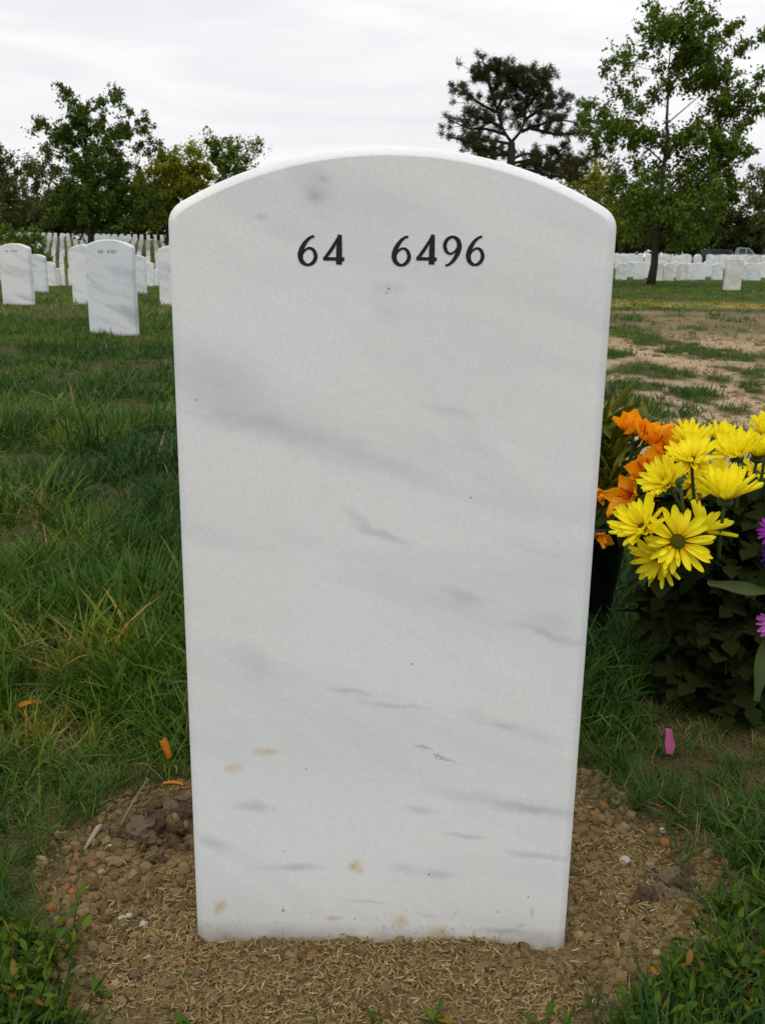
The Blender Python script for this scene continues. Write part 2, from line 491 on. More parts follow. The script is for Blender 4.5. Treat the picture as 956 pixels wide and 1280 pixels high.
    c = n.mix(n.math('MULTIPLY', dirt, 0.75), c, (0.17, 0.11, 0.06))
    foot2 = n.n('ShaderNodeMapRange'); foot2.inputs['From Min'].default_value = 0.020; foot2.inputs['From Max'].default_value = 0.0
    n.l(sp.outputs[2], foot2.inputs[0])
    c = n.mix(n.math('MINIMUM', n.math('MULTIPLY', n.math('MULTIPLY', foot2.outputs[0], n.noise(45, 4)), 1.4), 0.9), c, (0.26, 0.19, 0.11))
    spk2 = n.ramp(n.noise(330, 2, 0.5), [(0.745, (0, 0, 0)), (0.77, (0.45, 0.45, 0.45))])
    c = n.mix(spk2, c, (0.30, 0.27, 0.23))
    g1 = n.noise(900, 3, 0.7); g2 = n.noise(250, 3, 0.6)
    c = n.mix(n.ramp(g1, [(0.38, (0.24, 0.24, 0.24)), (0.58, (0, 0, 0))]), c, (0.46, 0.47, 0.46))
    c = n.mix(n.ramp(n.noise(420, 4, 0.75), [(0.40, (0.18, 0.18, 0.18)), (0.58, (0, 0, 0))]), c, (0.50, 0.51, 0.51))
    nrm = n.bump(n.math('ADD', g1, n.math('MULTIPLY', g2, 0.35)), 0.22, 0.0008)
    return n.done(n.principled(c, 0.62, 0.35, nrm))

def stone_outline(W, hs, ht, rc=0.0105, below=0.14, narc=36):
    """outline of an arched headstone in (x, z), from bottom left up and over to bottom right"""
    a = W / 2; rise = ht - hs
    Ra = (a * a + rise * rise) / (2 * rise); zc = ht - Ra
    th = math.asin(a / Ra)
    arc = [(Ra * math.sin(t), zc + Ra * math.cos(t)) for t in np.linspace(-th, th, narc)]
    L = rc
    pl = [(-a, hs - L)]
    # rounded shoulder: quadratic curve from the side to the arch
    i0 = next(i for i, p in enumerate(arc) if math.hypot(p[0] + a, p[1] - hs) > L)
    mid = arc[i0:len(arc) - i0]
    c0 = bez((-a, hs - L), (-a, hs), mid[0], 7)[1:-1].tolist()
    c1 = bez(mid[-1], (a, hs), (a, hs - L), 7)[1:-1].tolist()
    side = np.linspace(-below, hs - L, 9)[:-1]
    return [(-a, z) for z in side] + [(-a, hs - L)] + c0 + list(mid) + c1 + [(a, hs - L)] + [(a, z) for z in side[::-1]]

def headstone_mesh(name, W=0.33, T=0.102, hs=0.61, ht=0.655, bev=0.008, nb=4, narc=36, rough=0.0, seed=0):
    O = np.array(stone_outline(W, hs, ht, narc=narc), float)
    n = len(O)
    tan = np.gradient(O, axis=0); tan[0] = (0, 1); tan[-1] = (0, -1)
    nor = np.stack([-tan[:, 1], tan[:, 0]], -1); nor /= np.linalg.norm(nor, axis=1)[:, None]
    rings = []
    for k in range(nb + 1):                       # front bevel, from the face outwards
        t = k / nb * math.pi / 2
        rings.append((bev * (1 - math.sin(t) ** 1.5), -T / 2 + bev * (1 - max(0.0, math.cos(t)) ** 1.5)))
    rings += [(i, -y) for (i, y) in rings[::-1]]
    rg = np.random.default_rng(seed)
    V = []
    for (ins, y) in rings:
        P = O - nor * ins
        face = abs(abs(y) - T / 2) < 1e-6                # the two faces stay flat
        j = rg.normal(0, rough, (n, 3)) if rough and not face else np.zeros((n, 3))
        V.append(np.stack([P[:, 0], np.full(n, y), P[:, 1]], -1) + j)
    V = np.concatenate(V)
    F = []; S = []
    for k in range(len(rings) - 1):
        for i in range(n - 1):
            F.append((k * n + i, k * n + i + 1, (k + 1) * n + i + 1, (k + 1) * n + i)); S.append(True)
        F.append((k * n, (k + 1) * n, (k + 1) * n + n - 1, k * n + n - 1)); S.append(False)
    F.append(tuple(range(n))[::-1]); S.append(False)
    F.append(tuple((len(rings) - 1) * n + i for i in range(n))); S.append(False)
    me = mesh(name, V, F)
    me.polygons.foreach_set('use_smooth', np.array(S))
    return me

# ------------------------------------------------------------------ numerals, as tapered brush-like strokes in a unit box
SIX = [([(0.86, 0.97), (0.66, 0.93), (0.42, 0.80), (0.20, 0.58), (0.10, 0.34), (0.20, 0.13), (0.50, 0.03), (0.80, 0.12), (0.93, 0.31), (0.82, 0.51), (0.58, 0.58), (0.34, 0.50), (0.20, 0.36)],
        [0.09, 0.10, 0.14, 0.19, 0.21, 0.17, 0.10, 0.14, 0.16, 0.13, 0.09, 0.08, 0.06])]
STROKES = {
    '6': SIX,
    '9': [([(1 - x, 1 - y) for x, y in SIX[0][0]], SIX[0][1])],
    '4': [([(0.80, 1.0), (0.42, 0.55), (0.05, 0.19)], [0.09, 0.12, 0.11]), ([(0.0, 0.205), (0.5, 0.205), (1.0, 0.195)], [0.12, 0.11, 0.13]), ([(0.78, 1.0), (0.755, 0.5), (0.75, 0.02)], [0.14, 0.20, 0.20])],
    '3': [([(0.1, 0.9), (0.5, 0.97), (0.8, 0.78), (0.45, 0.56), (0.85, 0.35), (0.6, 0.05), (0.08, 0.08)], [0.1, 0.12, 0.18, 0.1, 0.18, 0.14, 0.1])],
    '7': [([(0.05, 0.94), (0.9, 0.94)], [0.13, 0.13]), ([(0.88, 0.95), (0.55, 0.5), (0.35, 0.0)], [0.14, 0.16, 0.17])],
    '5': [([(0.85, 0.95), (0.3, 0.95)], [0.12, 0.12]), ([(0.28, 0.97), (0.22, 0.58), (0.6, 0.62), (0.9, 0.35), (0.6, 0.05), (0.1, 0.06)], [0.12, 0.12, 0.13, 0.18, 0.14, 0.1])],
    '8': [([(0.5, 0.54), (0.2, 0.75), (0.5, 0.97), (0.8, 0.75), (0.5, 0.54), (0.12, 0.27), (0.5, 0.03), (0.88, 0.27), (0.5, 0.54)], [0.13] * 9)],
    '0': [([(0.5, 0.97), (0.12, 0.7), (0.12, 0.3), (0.5, 0.03), (0.88, 0.3), (0.88, 0.7), (0.5, 0.97)], [0.1, 0.18, 0.18, 0.1, 0.18, 0.18, 0.1])],
}
def catmull(P, n=6):
    P = np.asarray(P, float)
    Q = np.concatenate([[2 * P[0] - P[1]], P, [2 * P[-1] - P[-2]]])
    o = []
    for i in range(1, len(Q) - 2):
        for t in np.linspace(0, 1, n, endpoint=False):
            a, b, c, d = Q[i - 1:i + 3]
            o.append(0.5 * (2 * b + (c - a) * t + (2 * a - 5 * b + 4 * c - d) * t * t + (3 * b - a - 3 * c + d) * t ** 3))
    o.append(P[-1]); return np.array(o)

def numeral_mesh(ch, w, h, thick, seg=6, weight=1.40):
    """one numeral, lower-left corner at the origin, in the XZ plane, its face at y = -thick"""
    g = Geo()
    for si, (pts, wd) in enumerate(STROKES[ch]):
        P = catmull(np.array([(x * w, y * h, 0.0) for x, y in pts]), seg) if len(pts) > 2 else np.array([(x * w, y * h, 0) for x, y in pts])
        Wd = np.interp(np.linspace(0, 1, len(P)), np.linspace(0, 1, len(wd)), wd) * w * weight
        t = np.gradient(P, axis=0); t /= np.linalg.norm(t, axis=1)[:, None] + 1e-12
        nrm = np.stack([-t[:, 1], t[:, 0]], -1)
        A = P[:, :2] + nrm * Wd[:, None] / 2; B = P[:, :2] - nrm * Wd[:, None] / 2
        n = len(P); yf = -thick - si * 0.00004
        V = [(a[0], yf, a[1]) for a in A] + [(b[0], yf, b[1]) for b in B] + [(a[0], 0.0006, a[1]) for a in A] + [(b[0], 0.0006, b[1]) for b in B]
        F = []
        for i in range(n - 1):
            F += [(i, n + i, n + i + 1, i + 1), (i, i + 1, 2 * n + i + 1, 2 * n + i), (n + i + 1, n + i, 3 * n + i, 3 * n + i + 1)]
        F += [(0, 2 * n, 3 * n, n), (n - 1, 2 * n - 1, 4 * n - 1, 3 * n - 1)]
        g.add(V, F)
    return g.mesh('numeral')

n = NT('black_lettering')
_w = n.ramp(n.noise(420, 4, 0.7), [(0.60, (0, 0, 0)), (0.72, (1, 1, 1))]); _p = n.ramp(n.noise(70, 3, 0.6), [(0.48, (0, 0, 0)), (0.62, (1, 1, 1))])
MAT['ink'] = n.done(n.principled(n.mix(n.math('MULTIPLY', _w, _p), (0.010, 0.011, 0.011), (0.16, 0.16, 0.155)), 0.6, 0.25, n.bump(n.noise(600, 3), 0.5, 0.0006)))
MAT['ink_soft'] = plain_mat('grey_lettering', (0.022, 0.023, 0.026), 0.6, 0.3, 0.3, 200)

# ------------------------------------------------------------------ the main headstone
SX, SY, SYAW, SLEAN = 0.0032, 0.7348, R(-1.256), R(0.95)
S_HS, S_HT, S_T = 0.6254, 0.6720, 0.102
stone_M = Matrix.Translation((SX, SY, 0)) @ Matrix.Rotation(SYAW, 4, 'Z') @ Matrix.Rotation(-SLEAN, 4, 'X') @ Matrix.Translation((0, S_T / 2, 0))
_inv = np.array(stone_M.inverted())
def on_stone(px, py):
    """(x, z) on the stone's front face, in its own coordinates"""
    o = _inv[:3, :3] @ CAM + _inv[:3, 3]; d = _inv[:3, :3] @ ray(px, py)
    t = (-S_T / 2 - o[1]) / d[1]; p = o + d * t
    return p[0], p[2]

def streak(x0, y0, x1, y1, wpx, amt):
    a = on_stone(x0, y0); b = on_stone(x1, y1); s = 0.33 / 520
    L = math.hypot(b[0] - a[0], b[1] - a[1])
    return ((a[0] + b[0]) / 2, (a[1] + b[1]) / 2, -math.atan2(b[1] - a[1], b[0] - a[0]), L / 2 * 1.45, wpx * s * 1.3, amt * 1.6)
STREAKS = [streak(*q) for q in [
    (205, 440, 330, 520, 60, 0.20), (230, 510, 420, 550, 24, 0.26), (300, 525, 470, 585, 22, 0.26), (420, 560, 560, 612, 18, 0.26), (540, 600, 745, 655, 22, 0.17),
    (425, 630, 470, 662, 9, 0.30), (440, 655, 520, 680, 8, 0.40), (520, 505, 600, 516, 9, 0.26), (555, 735, 610, 752, 11, 0.24), (640, 780, 735, 805, 9, 0.32),
    (650, 760, 720, 790, 20, 0.15), (265, 800, 350, 850, 22, 0.24), (410, 862, 465, 870, 5, 0.32), (450, 878, 540, 888, 5, 0.28), (560, 890, 720, 935, 12, 0.26), (600, 905, 640, 912, 5, 0.3), (520, 935, 545, 940, 3, 0.6), (540, 945, 568, 949, 3, 0.75),
    (540, 985, 720, 1020, 14, 0.26), (620, 1000, 715, 1022, 7, 0.30), (295, 1005, 350, 1013, 9, 0.38), (500, 1010, 550, 1018, 9, 0.30), (550, 1042, 610, 1048, 5, 0.45), (640, 1062, 712, 1072, 6, 0.50),
    (245, 1045, 290, 1062, 12, 0.26), (330, 1082, 400, 1086, 7, 0.40), (480, 1080, 530, 1092, 12, 0.20), (525, 1088, 565, 1094, 9, 0.38), (430, 1125, 490, 1131, 4, 0.35), (520, 1142, 560, 1146, 4, 0.3), (610, 1162, 655, 1166, 6, 0.6), (600, 1150, 690, 1170, 14, 0.2),
    (360, 210, 420, 260, 26, 0.30), (370, 238, 400, 252, 8, 0.30), (390, 220, 410, 228, 5, 0.3), (318, 270, 340, 274, 4, 0.35), (470, 360, 500, 362, 7, 0.22), (460, 390, 500, 400, 16, 0.12), (430, 240, 560, 270, 30, 0.10), (240, 920, 560, 980, 60, 0.08)]]
PITS = [(354, 1138, 2.2, 4.0), (515, 830, 1.8, 2.0), (383, 961, 1.6, 1.6), (536, 1093, 2.2, 2.2), (545, 947, 2.4, 1.4), (550, 949, 2.0, 1.6), (486, 361, 2.0, 2.0), (483, 366, 1.6, 1.6), (660, 1121, 1.8, 2.0), (300, 1150, 1.6, 1.6), (246, 500, 2.0, 2.0), (588, 622, 1.8, 1.8), (443, 1148, 1.6, 2.4), (355, 1064, 1.4, 1.4), (622, 1140, 1.5, 2.0)]
def stain(x, y, rx, ry, amt):
    a = on_stone(x, y); s = 0.33 / 490; return (a[0], a[1], rx * s * 1.1, ry * s * 1.1, 9.0 if amt > 5 else min(1.0, amt * 1.7))
STAINS = [stain(a_, b_, c_, d_, 9.0) for a_, b_, c_, d_ in PITS] + [stain(*q) for q in [(340, 940, 26, 8, 0.7), (438, 1080, 12, 14, 0.7), (276, 1138, 10, 18, 0.7), (505, 1152, 16, 14, 0.9), (554, 1170, 22, 26, 1.0), (300, 960, 20, 10, 0.4), (422, 1146, 10, 5, 0.6), (668, 1140, 5, 12, 0.6)]]

st = empty('headstone')
st.matrix_world = stone_M
tag(st, 'large white marble headstone in the foreground numbered 64 6496, standing in bare soil', 'headstone')
slab_me = headstone_mesh('slab', 0.33, S_T, S_HS, S_HT, bev=0.0072, nb=6, narc=60)
for v in slab_me.vertices: v.co.x *= 1 + 0.013 * max(0.0, min(1.0, v.co.z / 0.62))      # the stone widens very slightly upwards
slab = link('slab', slab_me,
            marble_mat('white_marble', 0.0, STREAKS, STAINS, vein=0.30), st)
for ch, xa, xb, ya, yb in (('6', 373.2, 396.2, 294, 332), ('4', 404, 430.5, 293.5, 331), ('6', 490, 513.3, 294.5, 332.5), ('4', 520, 546.5, 293.5, 331), ('9', 553.5, 576.5, 295, 333), ('6', 582.5, 605.5, 294.5, 332)):
    p0 = on_stone(xa, yb); p1 = on_stone(xb, ya)
    nm = link('numeral', numeral_mesh(ch, p1[0] - p0[0], p1[1] - p0[1], 0.0004), MAT['ink'], st)
    nm.location = (p0[0], -S_T / 2, p0[1])

# ------------------------------------------------------------------ the other headstones
MAT['marble_blue'] = marble_mat('grey_veined_marble', 0.0, None, None, (0.63, 0.675, 0.71), 0.95)
MAT['marble_white'] = marble_mat('pale_marble', 0.1, None, None, (0.73, 0.745, 0.745), 0.70)
MAT['marble_warm'] = marble_mat('weathered_marble', 0.4, None, None, (0.53, 0.52, 0.45), 0.35)

def place(o, px, D, yaw=0.0, lean=0.0, sink=0.0):
    p = at_depth(px, 340, D)
    for _ in range(4):                           # follow the roll of the horizon down to the foot of the stone
        z = float(zf(p[0], D)); d = z - CAM_H
        py = 317 - d * FPX / D
        p = at_depth(px, py, D)
    o.location = (p[0], D, float(zf(p[0], D)) - sink)
    o.rotation_euler = (lean, 0, yaw)

ME_NEAR = [headstone_mesh('headstone_slab', seed=i, narc=22, nb=3) for i in range(2)]
def number_stone(px, D, text, x0s, zc, hh, ww, label, mat, yaw, lean=0.0, ht=0.655, ink='ink_soft'):
    o = empty('headstone'); place(o, px, D, yaw, lean)
    tag(o, label, 'headstone', 'white headstones standing in rows')
    link('slab', headstone_mesh('slab', ht=ht, hs=ht - 0.046, narc=26, nb=3), MAT[mat], o)
    for ch, x0 in zip(text, x0s):
        q = link('numeral', numeral_mesh(ch, ww, hh, 0.0012, 4, 1.05), MAT[ink], o); q.location = (x0, -0.051, zc)
    return o
xs = [-0.068, -0.051, -0.006, 0.012, 0.029, 0.046]
number_stone(144, 7.0, '646367', xs, 0.568, 0.023, 0.0145, 'white headstone numbered 64 6367 standing alone in the lawn at left', 'marble_blue', R(-1), ht=0.66)
number_stone(25, 11.0, '646354', [x - 0.02 for x in xs], 0.566, 0.022, 0.0145, 'pale numbered headstone cut by the left edge of the picture', 'marble_white', R(-2), ht=0.66)
number_stone(49, 17.0, '6463', [-0.08, -0.062, -0.02, 0.0], 0.566, 0.022, 0.0145, 'bluish headstone peeping out right behind the pale stone at the left edge', 'marble_blue', R(-2))
number_stone(172, 17.0, '6463', [0.0, 0.02, 0.06, 0.08], 0.566, 0.022, 0.0145, 'headstone half hidden behind the right side of the stone numbered 64 6367', 'marble_blue', R(2))

ME_FAR = headstone_mesh('distant_headstone', narc=9, nb=1, bev=0.01)
ME_FARV = {}
for mname in ('marble_blue', 'marble_white', 'marble_warm'):
    m_ = ME_FAR.copy(); m_.materials.append(MAT[mname]); ME_FARV[mname] = m_
def simple_stone(px, D, label, mat='marble_white', yaw=0.0, lean=0.0, sink=0.0, group='white headstones standing in rows'):
    o = link('headstone', ME_FARV[mat]); place(o, px, D, yaw, lean, sink)
    tag(o, label, 'headstone', group); return o
simple_stone(112, 11.0, 'white headstone with only its left strip showing beside the stone numbered 64 6367', 'marble_white', R(-3))
simple_stone(220, 11.0, 'white headstone mostly hidden behind the left edge of the large stone', 'marble_white', R(1))
simple_stone(64, 26, 'small bright headstone, second one behind the pale stone at the left edge', 'marble_white', R(-3))
simple_stone(72, 34, 'small headstone, third one behind the pale stone at the left edge', 'marble_warm', R(-3))
simple_stone(78, 46, 'small headstone, last before the grass corridor behind the pale stone at the left edge', 'marble_white', R(-3))
simple_stone(186, 26, 'narrow strip of headstone right beside the half hidden stone left of the large stone', 'marble_white', R(2))
simple_stone(193, 36, 'tiny headstone strip at the foot of the grass gap left of the large stone', 'marble_white', R(2))
simple_stone(93, 34, 'tiny headstone on the right side of the grass corridor at the far left', 'marble_white', R(-2))

# right-hand row, in front of the far field
for (px, D, lab, mat, yaw) in [
    (776, 30.0, 'grey headstone next to the right edge of the large stone', 'marble_blue', 0),
    (789, 33.0, 'low bluish headstone second from the right edge of the large stone', 'marble_blue', 0.02),
    (798.5, 30.4, 'broad grey headstone just left of the tree trunk', 'marble_white', 0.03),
    (808, 32.5, 'headstone strip touching the left side of the tree trunk', 'marble_white', 0),
    (820.5, 29.6, 'greyish headstone touching the right side of the tree trunk', 'marble_warm', 0.02),
    (826.5, 34, 'narrow bluish headstone between two grey ones right of the tree trunk', 'marble_blue', 0),
    (835, 29.6, 'weathered grey headstone second to the right of the tree trunk', 'marble_warm', -0.02),
    (844, 33, 'thin white headstone strip behind the weathered ones right of the tree', 'marble_white', 0),
    (852, 30.2, 'weathered headstone third to the right of the tree trunk', 'marble_warm', 0.03),
    (863.5, 30.6, 'white headstone fourth to the right of the tree trunk', 'marble_white', 0),
    (874, 30.6, 'white headstone fifth to the right of the tree trunk', 'marble_white', 0.02),
    (884, 34.5, 'white headstone set back just left of the bluish one by the lone stone', 'marble_white', 0),
    (896, 31, 'bluish headstone just left of the lone rough stone', 'marble_blue', 0),
    (928, 32, 'white headstone touching the right side of the lone rough stone', 'marble_white', 0),
    (935.5, 31, 'bluish headstone to the right of the lone rough stone', 'marble_blue', 0.03),
    (943.5, 31, 'headstone second to the right of the lone rough stone', 'marble_blue', 0),
    (953.5, 34, 'headstone cut by the right edge of the picture', 'marble_white', 0)]:
    simple_stone(px, D, lab, mat, yaw, sink=0.12 + 0.05 * ((px * 7.3) % 1), group='white headstones in the row by the tree')

# the lone rough stone, almost flat-topped, nearer than the row
lone = link('headstone', headstone_mesh('rough_headstone', 0.345, 0.10, 0.615, 0.632, bev=0.014, nb=2, narc=22, rough=0.0035, seed=11), MAT['marble_warm'])
place(lone, 914.5, 20.4, R(7), R(1)); tag(lone, 'lone weathered grey headstone with rough edges standing forward on the right lawn', 'headstone')

# far stones: columns on the hillside at left, and the level field at right
far = []
dirx = (92 - CX) / FPX
for D in list(np.arange(52, 76, 4.5)) + list(np.arange(77, 124, 2.6)):
    for sec, c in [(0, c_) for c_ in np.arange(-22, 24, 0.72)] + [(1, c_) for c_ in np.arange(-22, 24, 0.80)]:
        x = D * (dirx if sec == 0 else (196 - CX) / FPX) + c
        px = CX + FPX * x / D
        if not (-25 < px < 146 if sec == 0 else 146 <= px < 318): continue
        if D < 76 and rng.random() < 0.35: continue
        if 98 < D < 101: continue
        far.append((x + rng.normal(0, 0.03), D + rng.normal(0, 0.06), 'L', 0 if -20 < px < 213 else 1))
d2 = math.tan(R(40))
for i, D in enumerate(list(np.arange(37.5, 74, 4.2))):
    for c in np.arange(0, 60, 1.45):
        x = 4 + c - (D * 0.55) % 1.45
        px = CX + FPX * x / D
        if not 640 < px < 985: continue
        if D > 62 and px > 925 and rng.random() < 0.5: continue
        far.append((x + rng.normal(0, 0.03), D + rng.normal(0, 0.08), 'R', 0 if 764 < px < 962 else 1))
far.sort(key=lambda f: (f[3], f[1]))
budget = 268
for (x, y, side, hid) in far[:budget]:
    o = link('headstone', ME_FARV[random.choice(['marble_white', 'marble_blue', 'marble_white', 'marble_warm'])])
    o.location = (x, y, float(zf(x, y)) - 0.01); o.rotation_euler = (random.gauss(0, 0.012), random.gauss(0, 0.01), random.gauss(0, 0.03))
    if side == 'L': tag(o, 'tiny white headstone in the dense columns climbing the hillside at left', 'headstone', 'headstones on the hillside at left')
    else: tag(o, 'small white headstone in the crowded far field under the tree at right', 'headstone', 'headstones in the far field at right')
rest = far[budget:]
if rest:
    nv = len(ME_FAR.vertices); base = np.empty(nv * 3); ME_FAR.vertices.foreach_get('co', base); base = base.reshape(-1, 3)
    polys = [tuple(p.vertices) for p in ME_FAR.polygons]
    V = []; F = []
    for k, (x, y, side, hid) in enumerate(rest):
        V.append(base + np.array([x, y, float(zf(x, y)) - 0.01])); F += [tuple(i + k * nv for i in p) for p in polys]
    o = link('far_headstones', mesh('far_headstones', np.concatenate(V), F), MAT['marble_white'])
    tag(o, 'remaining mass of tiny white headstones on the far hillside', 'headstones', kind='stuff')

# ------------------------------------------------------------------ trees
MAT['bark'] = plain_mat('tree_bark', (0.045, 0.036, 0.028), 0.9, 0.1, 0.4, 12, bump=0.6)
MAT['pine_bark'] = plain_mat('pine_bark', (0.035, 0.027, 0.020), 0.9, 0.1, 0.4, 10, bump=0.6)
MAT['leaf_elm'] = leaf_mat('elm_leaf', (0.054, 0.097, 0.012), (0.171, 0.224, 0.026))
MAT['leaf_deep'] = leaf_mat('deep_green_leaf', (0.045, 0.078, 0.012), (0.130, 0.177, 0.026))
MAT['leaf_dark'] = leaf_mat('dark_leaf', (0.028, 0.042, 0.008), (0.070, 0.090, 0.018))
MAT['leaf_yellow'] = leaf_mat('yellow_green_leaf', (0.13, 0.155, 0.010), (0.32, 0.32, 0.020))
MAT['leaf_grey'] = leaf_mat('grey_green_leaf', (0.065, 0.088, 0.024), (0.147, 0.177, 0.053))
MAT['leaf_bronze'] = leaf_mat('bronze_leaf', (0.061, 0.076, 0.017), (0.153, 0.147, 0.038))
MAT['needle'] = leaf_mat('pine_needle', (0.030, 0.032, 0.012), (0.080, 0.074, 0.028), 0.12)

def leaves_mesh(name, pos, size, rg, droop=0.35, wid=0.62):
    n = len(pos)
    pos = np.asarray(pos); size = np.asarray(size)
    d = rg.normal(0, 1, (n, 3)); d[:, 2] -= droop; d /= np.linalg.norm(d, axis=1)[:, None]
    up = rg.normal(0, 1, (n, 3)) + np.array([0, 0, 1.1]); s = np.cross(d, up); s /= np.linalg.norm(s, axis=1)[:, None] + 1e-9
    nn = np.cross(s, d)
    L = size[:, None]
    a = pos; b = pos + d * L * 0.45 + s * L * wid / 2 + nn * L * 0.10; c = pos + d * L; e = pos + d * L * 0.45 - s * L * wid / 2 + nn * L * 0.10
    V = np.stack([a, b, c, e], 1).reshape(-1, 3)
    i = np.arange(n)[:, None] * 4
    F = np.concatenate([i + np.array([[0, 1, 2]]), i + np.array([[0, 2, 3]])])
    me = mesh(name, V, F)
    vcol(me, 'col', np.repeat(np.clip(rg.normal(0.42, 0.24, n), 0, 1), 4))
    return me

def tree(name, label, D, base, top, tips, blobs, leaf, nl, mat, bark='bark', trunk_r=0.1, crown_y=None, twig=0.5, group=None, seed=1, depth=None, cat='tree', lean_jit=0.0, spread=0.10):
    """base, top, tips, blobs in photo pixels at distance D; blobs = (cx, cy, rx, ry, number of branches)"""
    rg = np.random.default_rng(seed)
    mpp = D / FPX
    P = lambda x, y, dy=0.0: at_depth(x, y, D) + np.array([0, dy, 0])
    b = P(*base); b[2] = float(zf(b[0], D)) - 0.05
    t = P(*top)
    allx = [q[0] for q in tips] + [q[0] - q[2] for q in blobs] + [q[0] + q[2] for q in blobs]
    rad = (max(allx) - min(allx)) / 2 * mpp if depth is None else depth
    ends = []
    for (x, y) in tips:
        k = 1 - min(1, abs(x - base[0]) * mpp / max(rad, 0.01)) ** 2
        ends.append(P(x, y, rg.normal(0, 0.35) * rad * (0.4 + 0.6 * k)))
    for (cx_, cy_, rx, ry, n) in blobs:
        for _ in range(n):
            v = rg.normal(0, 1, 3); v /= np.linalg.norm(v); v *= rg.random() ** 0.45
            ends.append(P(cx_ + v[0] * rx, cy_ + v[1] * ry, v[2] * min(rad, rx * mpp * 1.1)))
    g = Geo()
    n_t = 12
    tt = np.linspace(0, 1, n_t)
    trunk = b + (t - b) * tt[:, None]
    wob = np.cumsum(rg.normal(0, 0.022, (n_t, 3)), 0) * (t[2] - b[2]) * 0.35; wob -= wob[0]; wob -= tt[:, None] * wob[-1]; wob[:, 2] = 0
    trunk = trunk + wob
    tr = trunk_r * (1 - tt) ** 1.25 + trunk_r * 0.06; tr[0] *= 1.2
    g.tube(trunk, tr, 9)
    H = t[2] - b[2]
    cb = b[2] + 0.22 * H if crown_y is None else P(base[0], crown_y)[2]
    pos = []; size = []
    order = list(rg.permutation(len(ends)))
    n_main = max(5, len(ends) // 9)
    nodes = [trunk[i] for i in range(n_t) if trunk[i][2] > cb - 0.02 * H]; nrad = [tr[i] * 0.6 for i in range(n_t) if trunk[i][2] > cb - 0.02 * H]
    for oi_, ei in enumerate(order):
        e = ends[ei]
        hd = math.hypot(e[0] - b[0], e[1] - b[1])
        if oi_ < n_main:
            za = np.clip(e[2] - hd * rg.uniform(0.7, 1.3), cb, t[2] - 0.03 * H)
            if e[2] < za: za = max(cb * 0.5 + b[2] * 0.5, min(za, e[2] + 0.1 * hd))
            k = np.clip((za - b[2]) / H, 0, 1); A = np.array([np.interp(k, tt, trunk[:, i]) for i in range(3)]); rA = np.interp(k, tt, tr) * 0.45
        else:
            NP = np.array(nodes); dv = e - NP; dl = np.linalg.norm(dv, axis=1)
            out_ = np.hypot(NP[:, 0] - b[0], NP[:, 1] - b[1])
            cost = dl + np.where(dv[:, 2] < 0.25 * dl, 0.6 * dl, 0) + np.where(out_ > hd, 0.8 * dl, 0) + np.where(dl < 0.3 * twig, twig, 0)
            j = int(np.argmin(cost)); A = NP[j]; rA = nrad[j] * 0.75
        ctrl = A + (e - A) * 0.5 + np.array([0, 0, 0.10 * np.linalg.norm(e - A) * rg.uniform(-0.6, 1.0)]) + rg.normal(0, 0.07, 3) * np.linalg.norm(e - A)
        pts = bez(A, ctrl, e, 7)
        L = np.linalg.norm(e - A)
        r0 = max(0.005, min(rA, 0.014 * L + 0.006))
        g.tube(pts, np.linspace(r0, max(0.004, r0 * 0.25), 7), 4)
        for q_ in range(2, 6): nodes.append(pts[q_]); nrad.append(r0 * (1 - 0.12 * q_))
        ntw = max(3, int(3 + L / twig * 1.6))
        for q in range(ntw):
            f = rg.uniform(0.35, 1.0) ** 0.8
            if q == 0: f = 1.0
            p0 = np.array([np.interp(f, np.linspace(0, 1, 7), pts[:, i]) for i in range(3)])
            dirv = (e - A) / (L + 1e-6) * 0.8 + rg.normal(0, 0.62, 3) + np.array([0, 0, 0.25]); dirv /= np.linalg.norm(dirv)
            tl = twig * rg.uniform(0.4, 1.0) * (1.0 if f < 0.8 else 0.6)
            if q == 0: dirv = (pts[-1] - pts[-2]); dirv /= np.linalg.norm(dirv); tl = twig * 0.30
            p1 = p0 + dirv * tl
            if q % 2 == 0: g.tube([p0, (p0 + p1) / 2 + rg.normal(0, 0.03, 3) * tl, p1], [0.006, 0.004, 0.002], 3)
            m = max(3, int(nl * rg.uniform(0.5, 1.3)))
            u = rg.random(m) ** 0.8
            pos.append(p0 + dirv * tl * u[:, None] + rg.normal(0, spread * tl + 0.02, (m, 3)) + np.array([0, 0, -0.02]))
            size.append(leaf * rg.uniform(0.6, 1.25, m))
    root = empty(name, tuple(b))
    tk = link('trunk', g.mesh('trunk', True), MAT[bark], root); tk.location = tuple(-b)
    cr = link('crown', leaves_mesh('crown', np.concatenate(pos), np.concatenate(size), rg), MAT[mat], root); cr.location = tuple(-b)
    tag(root, label, cat, group)
    return root

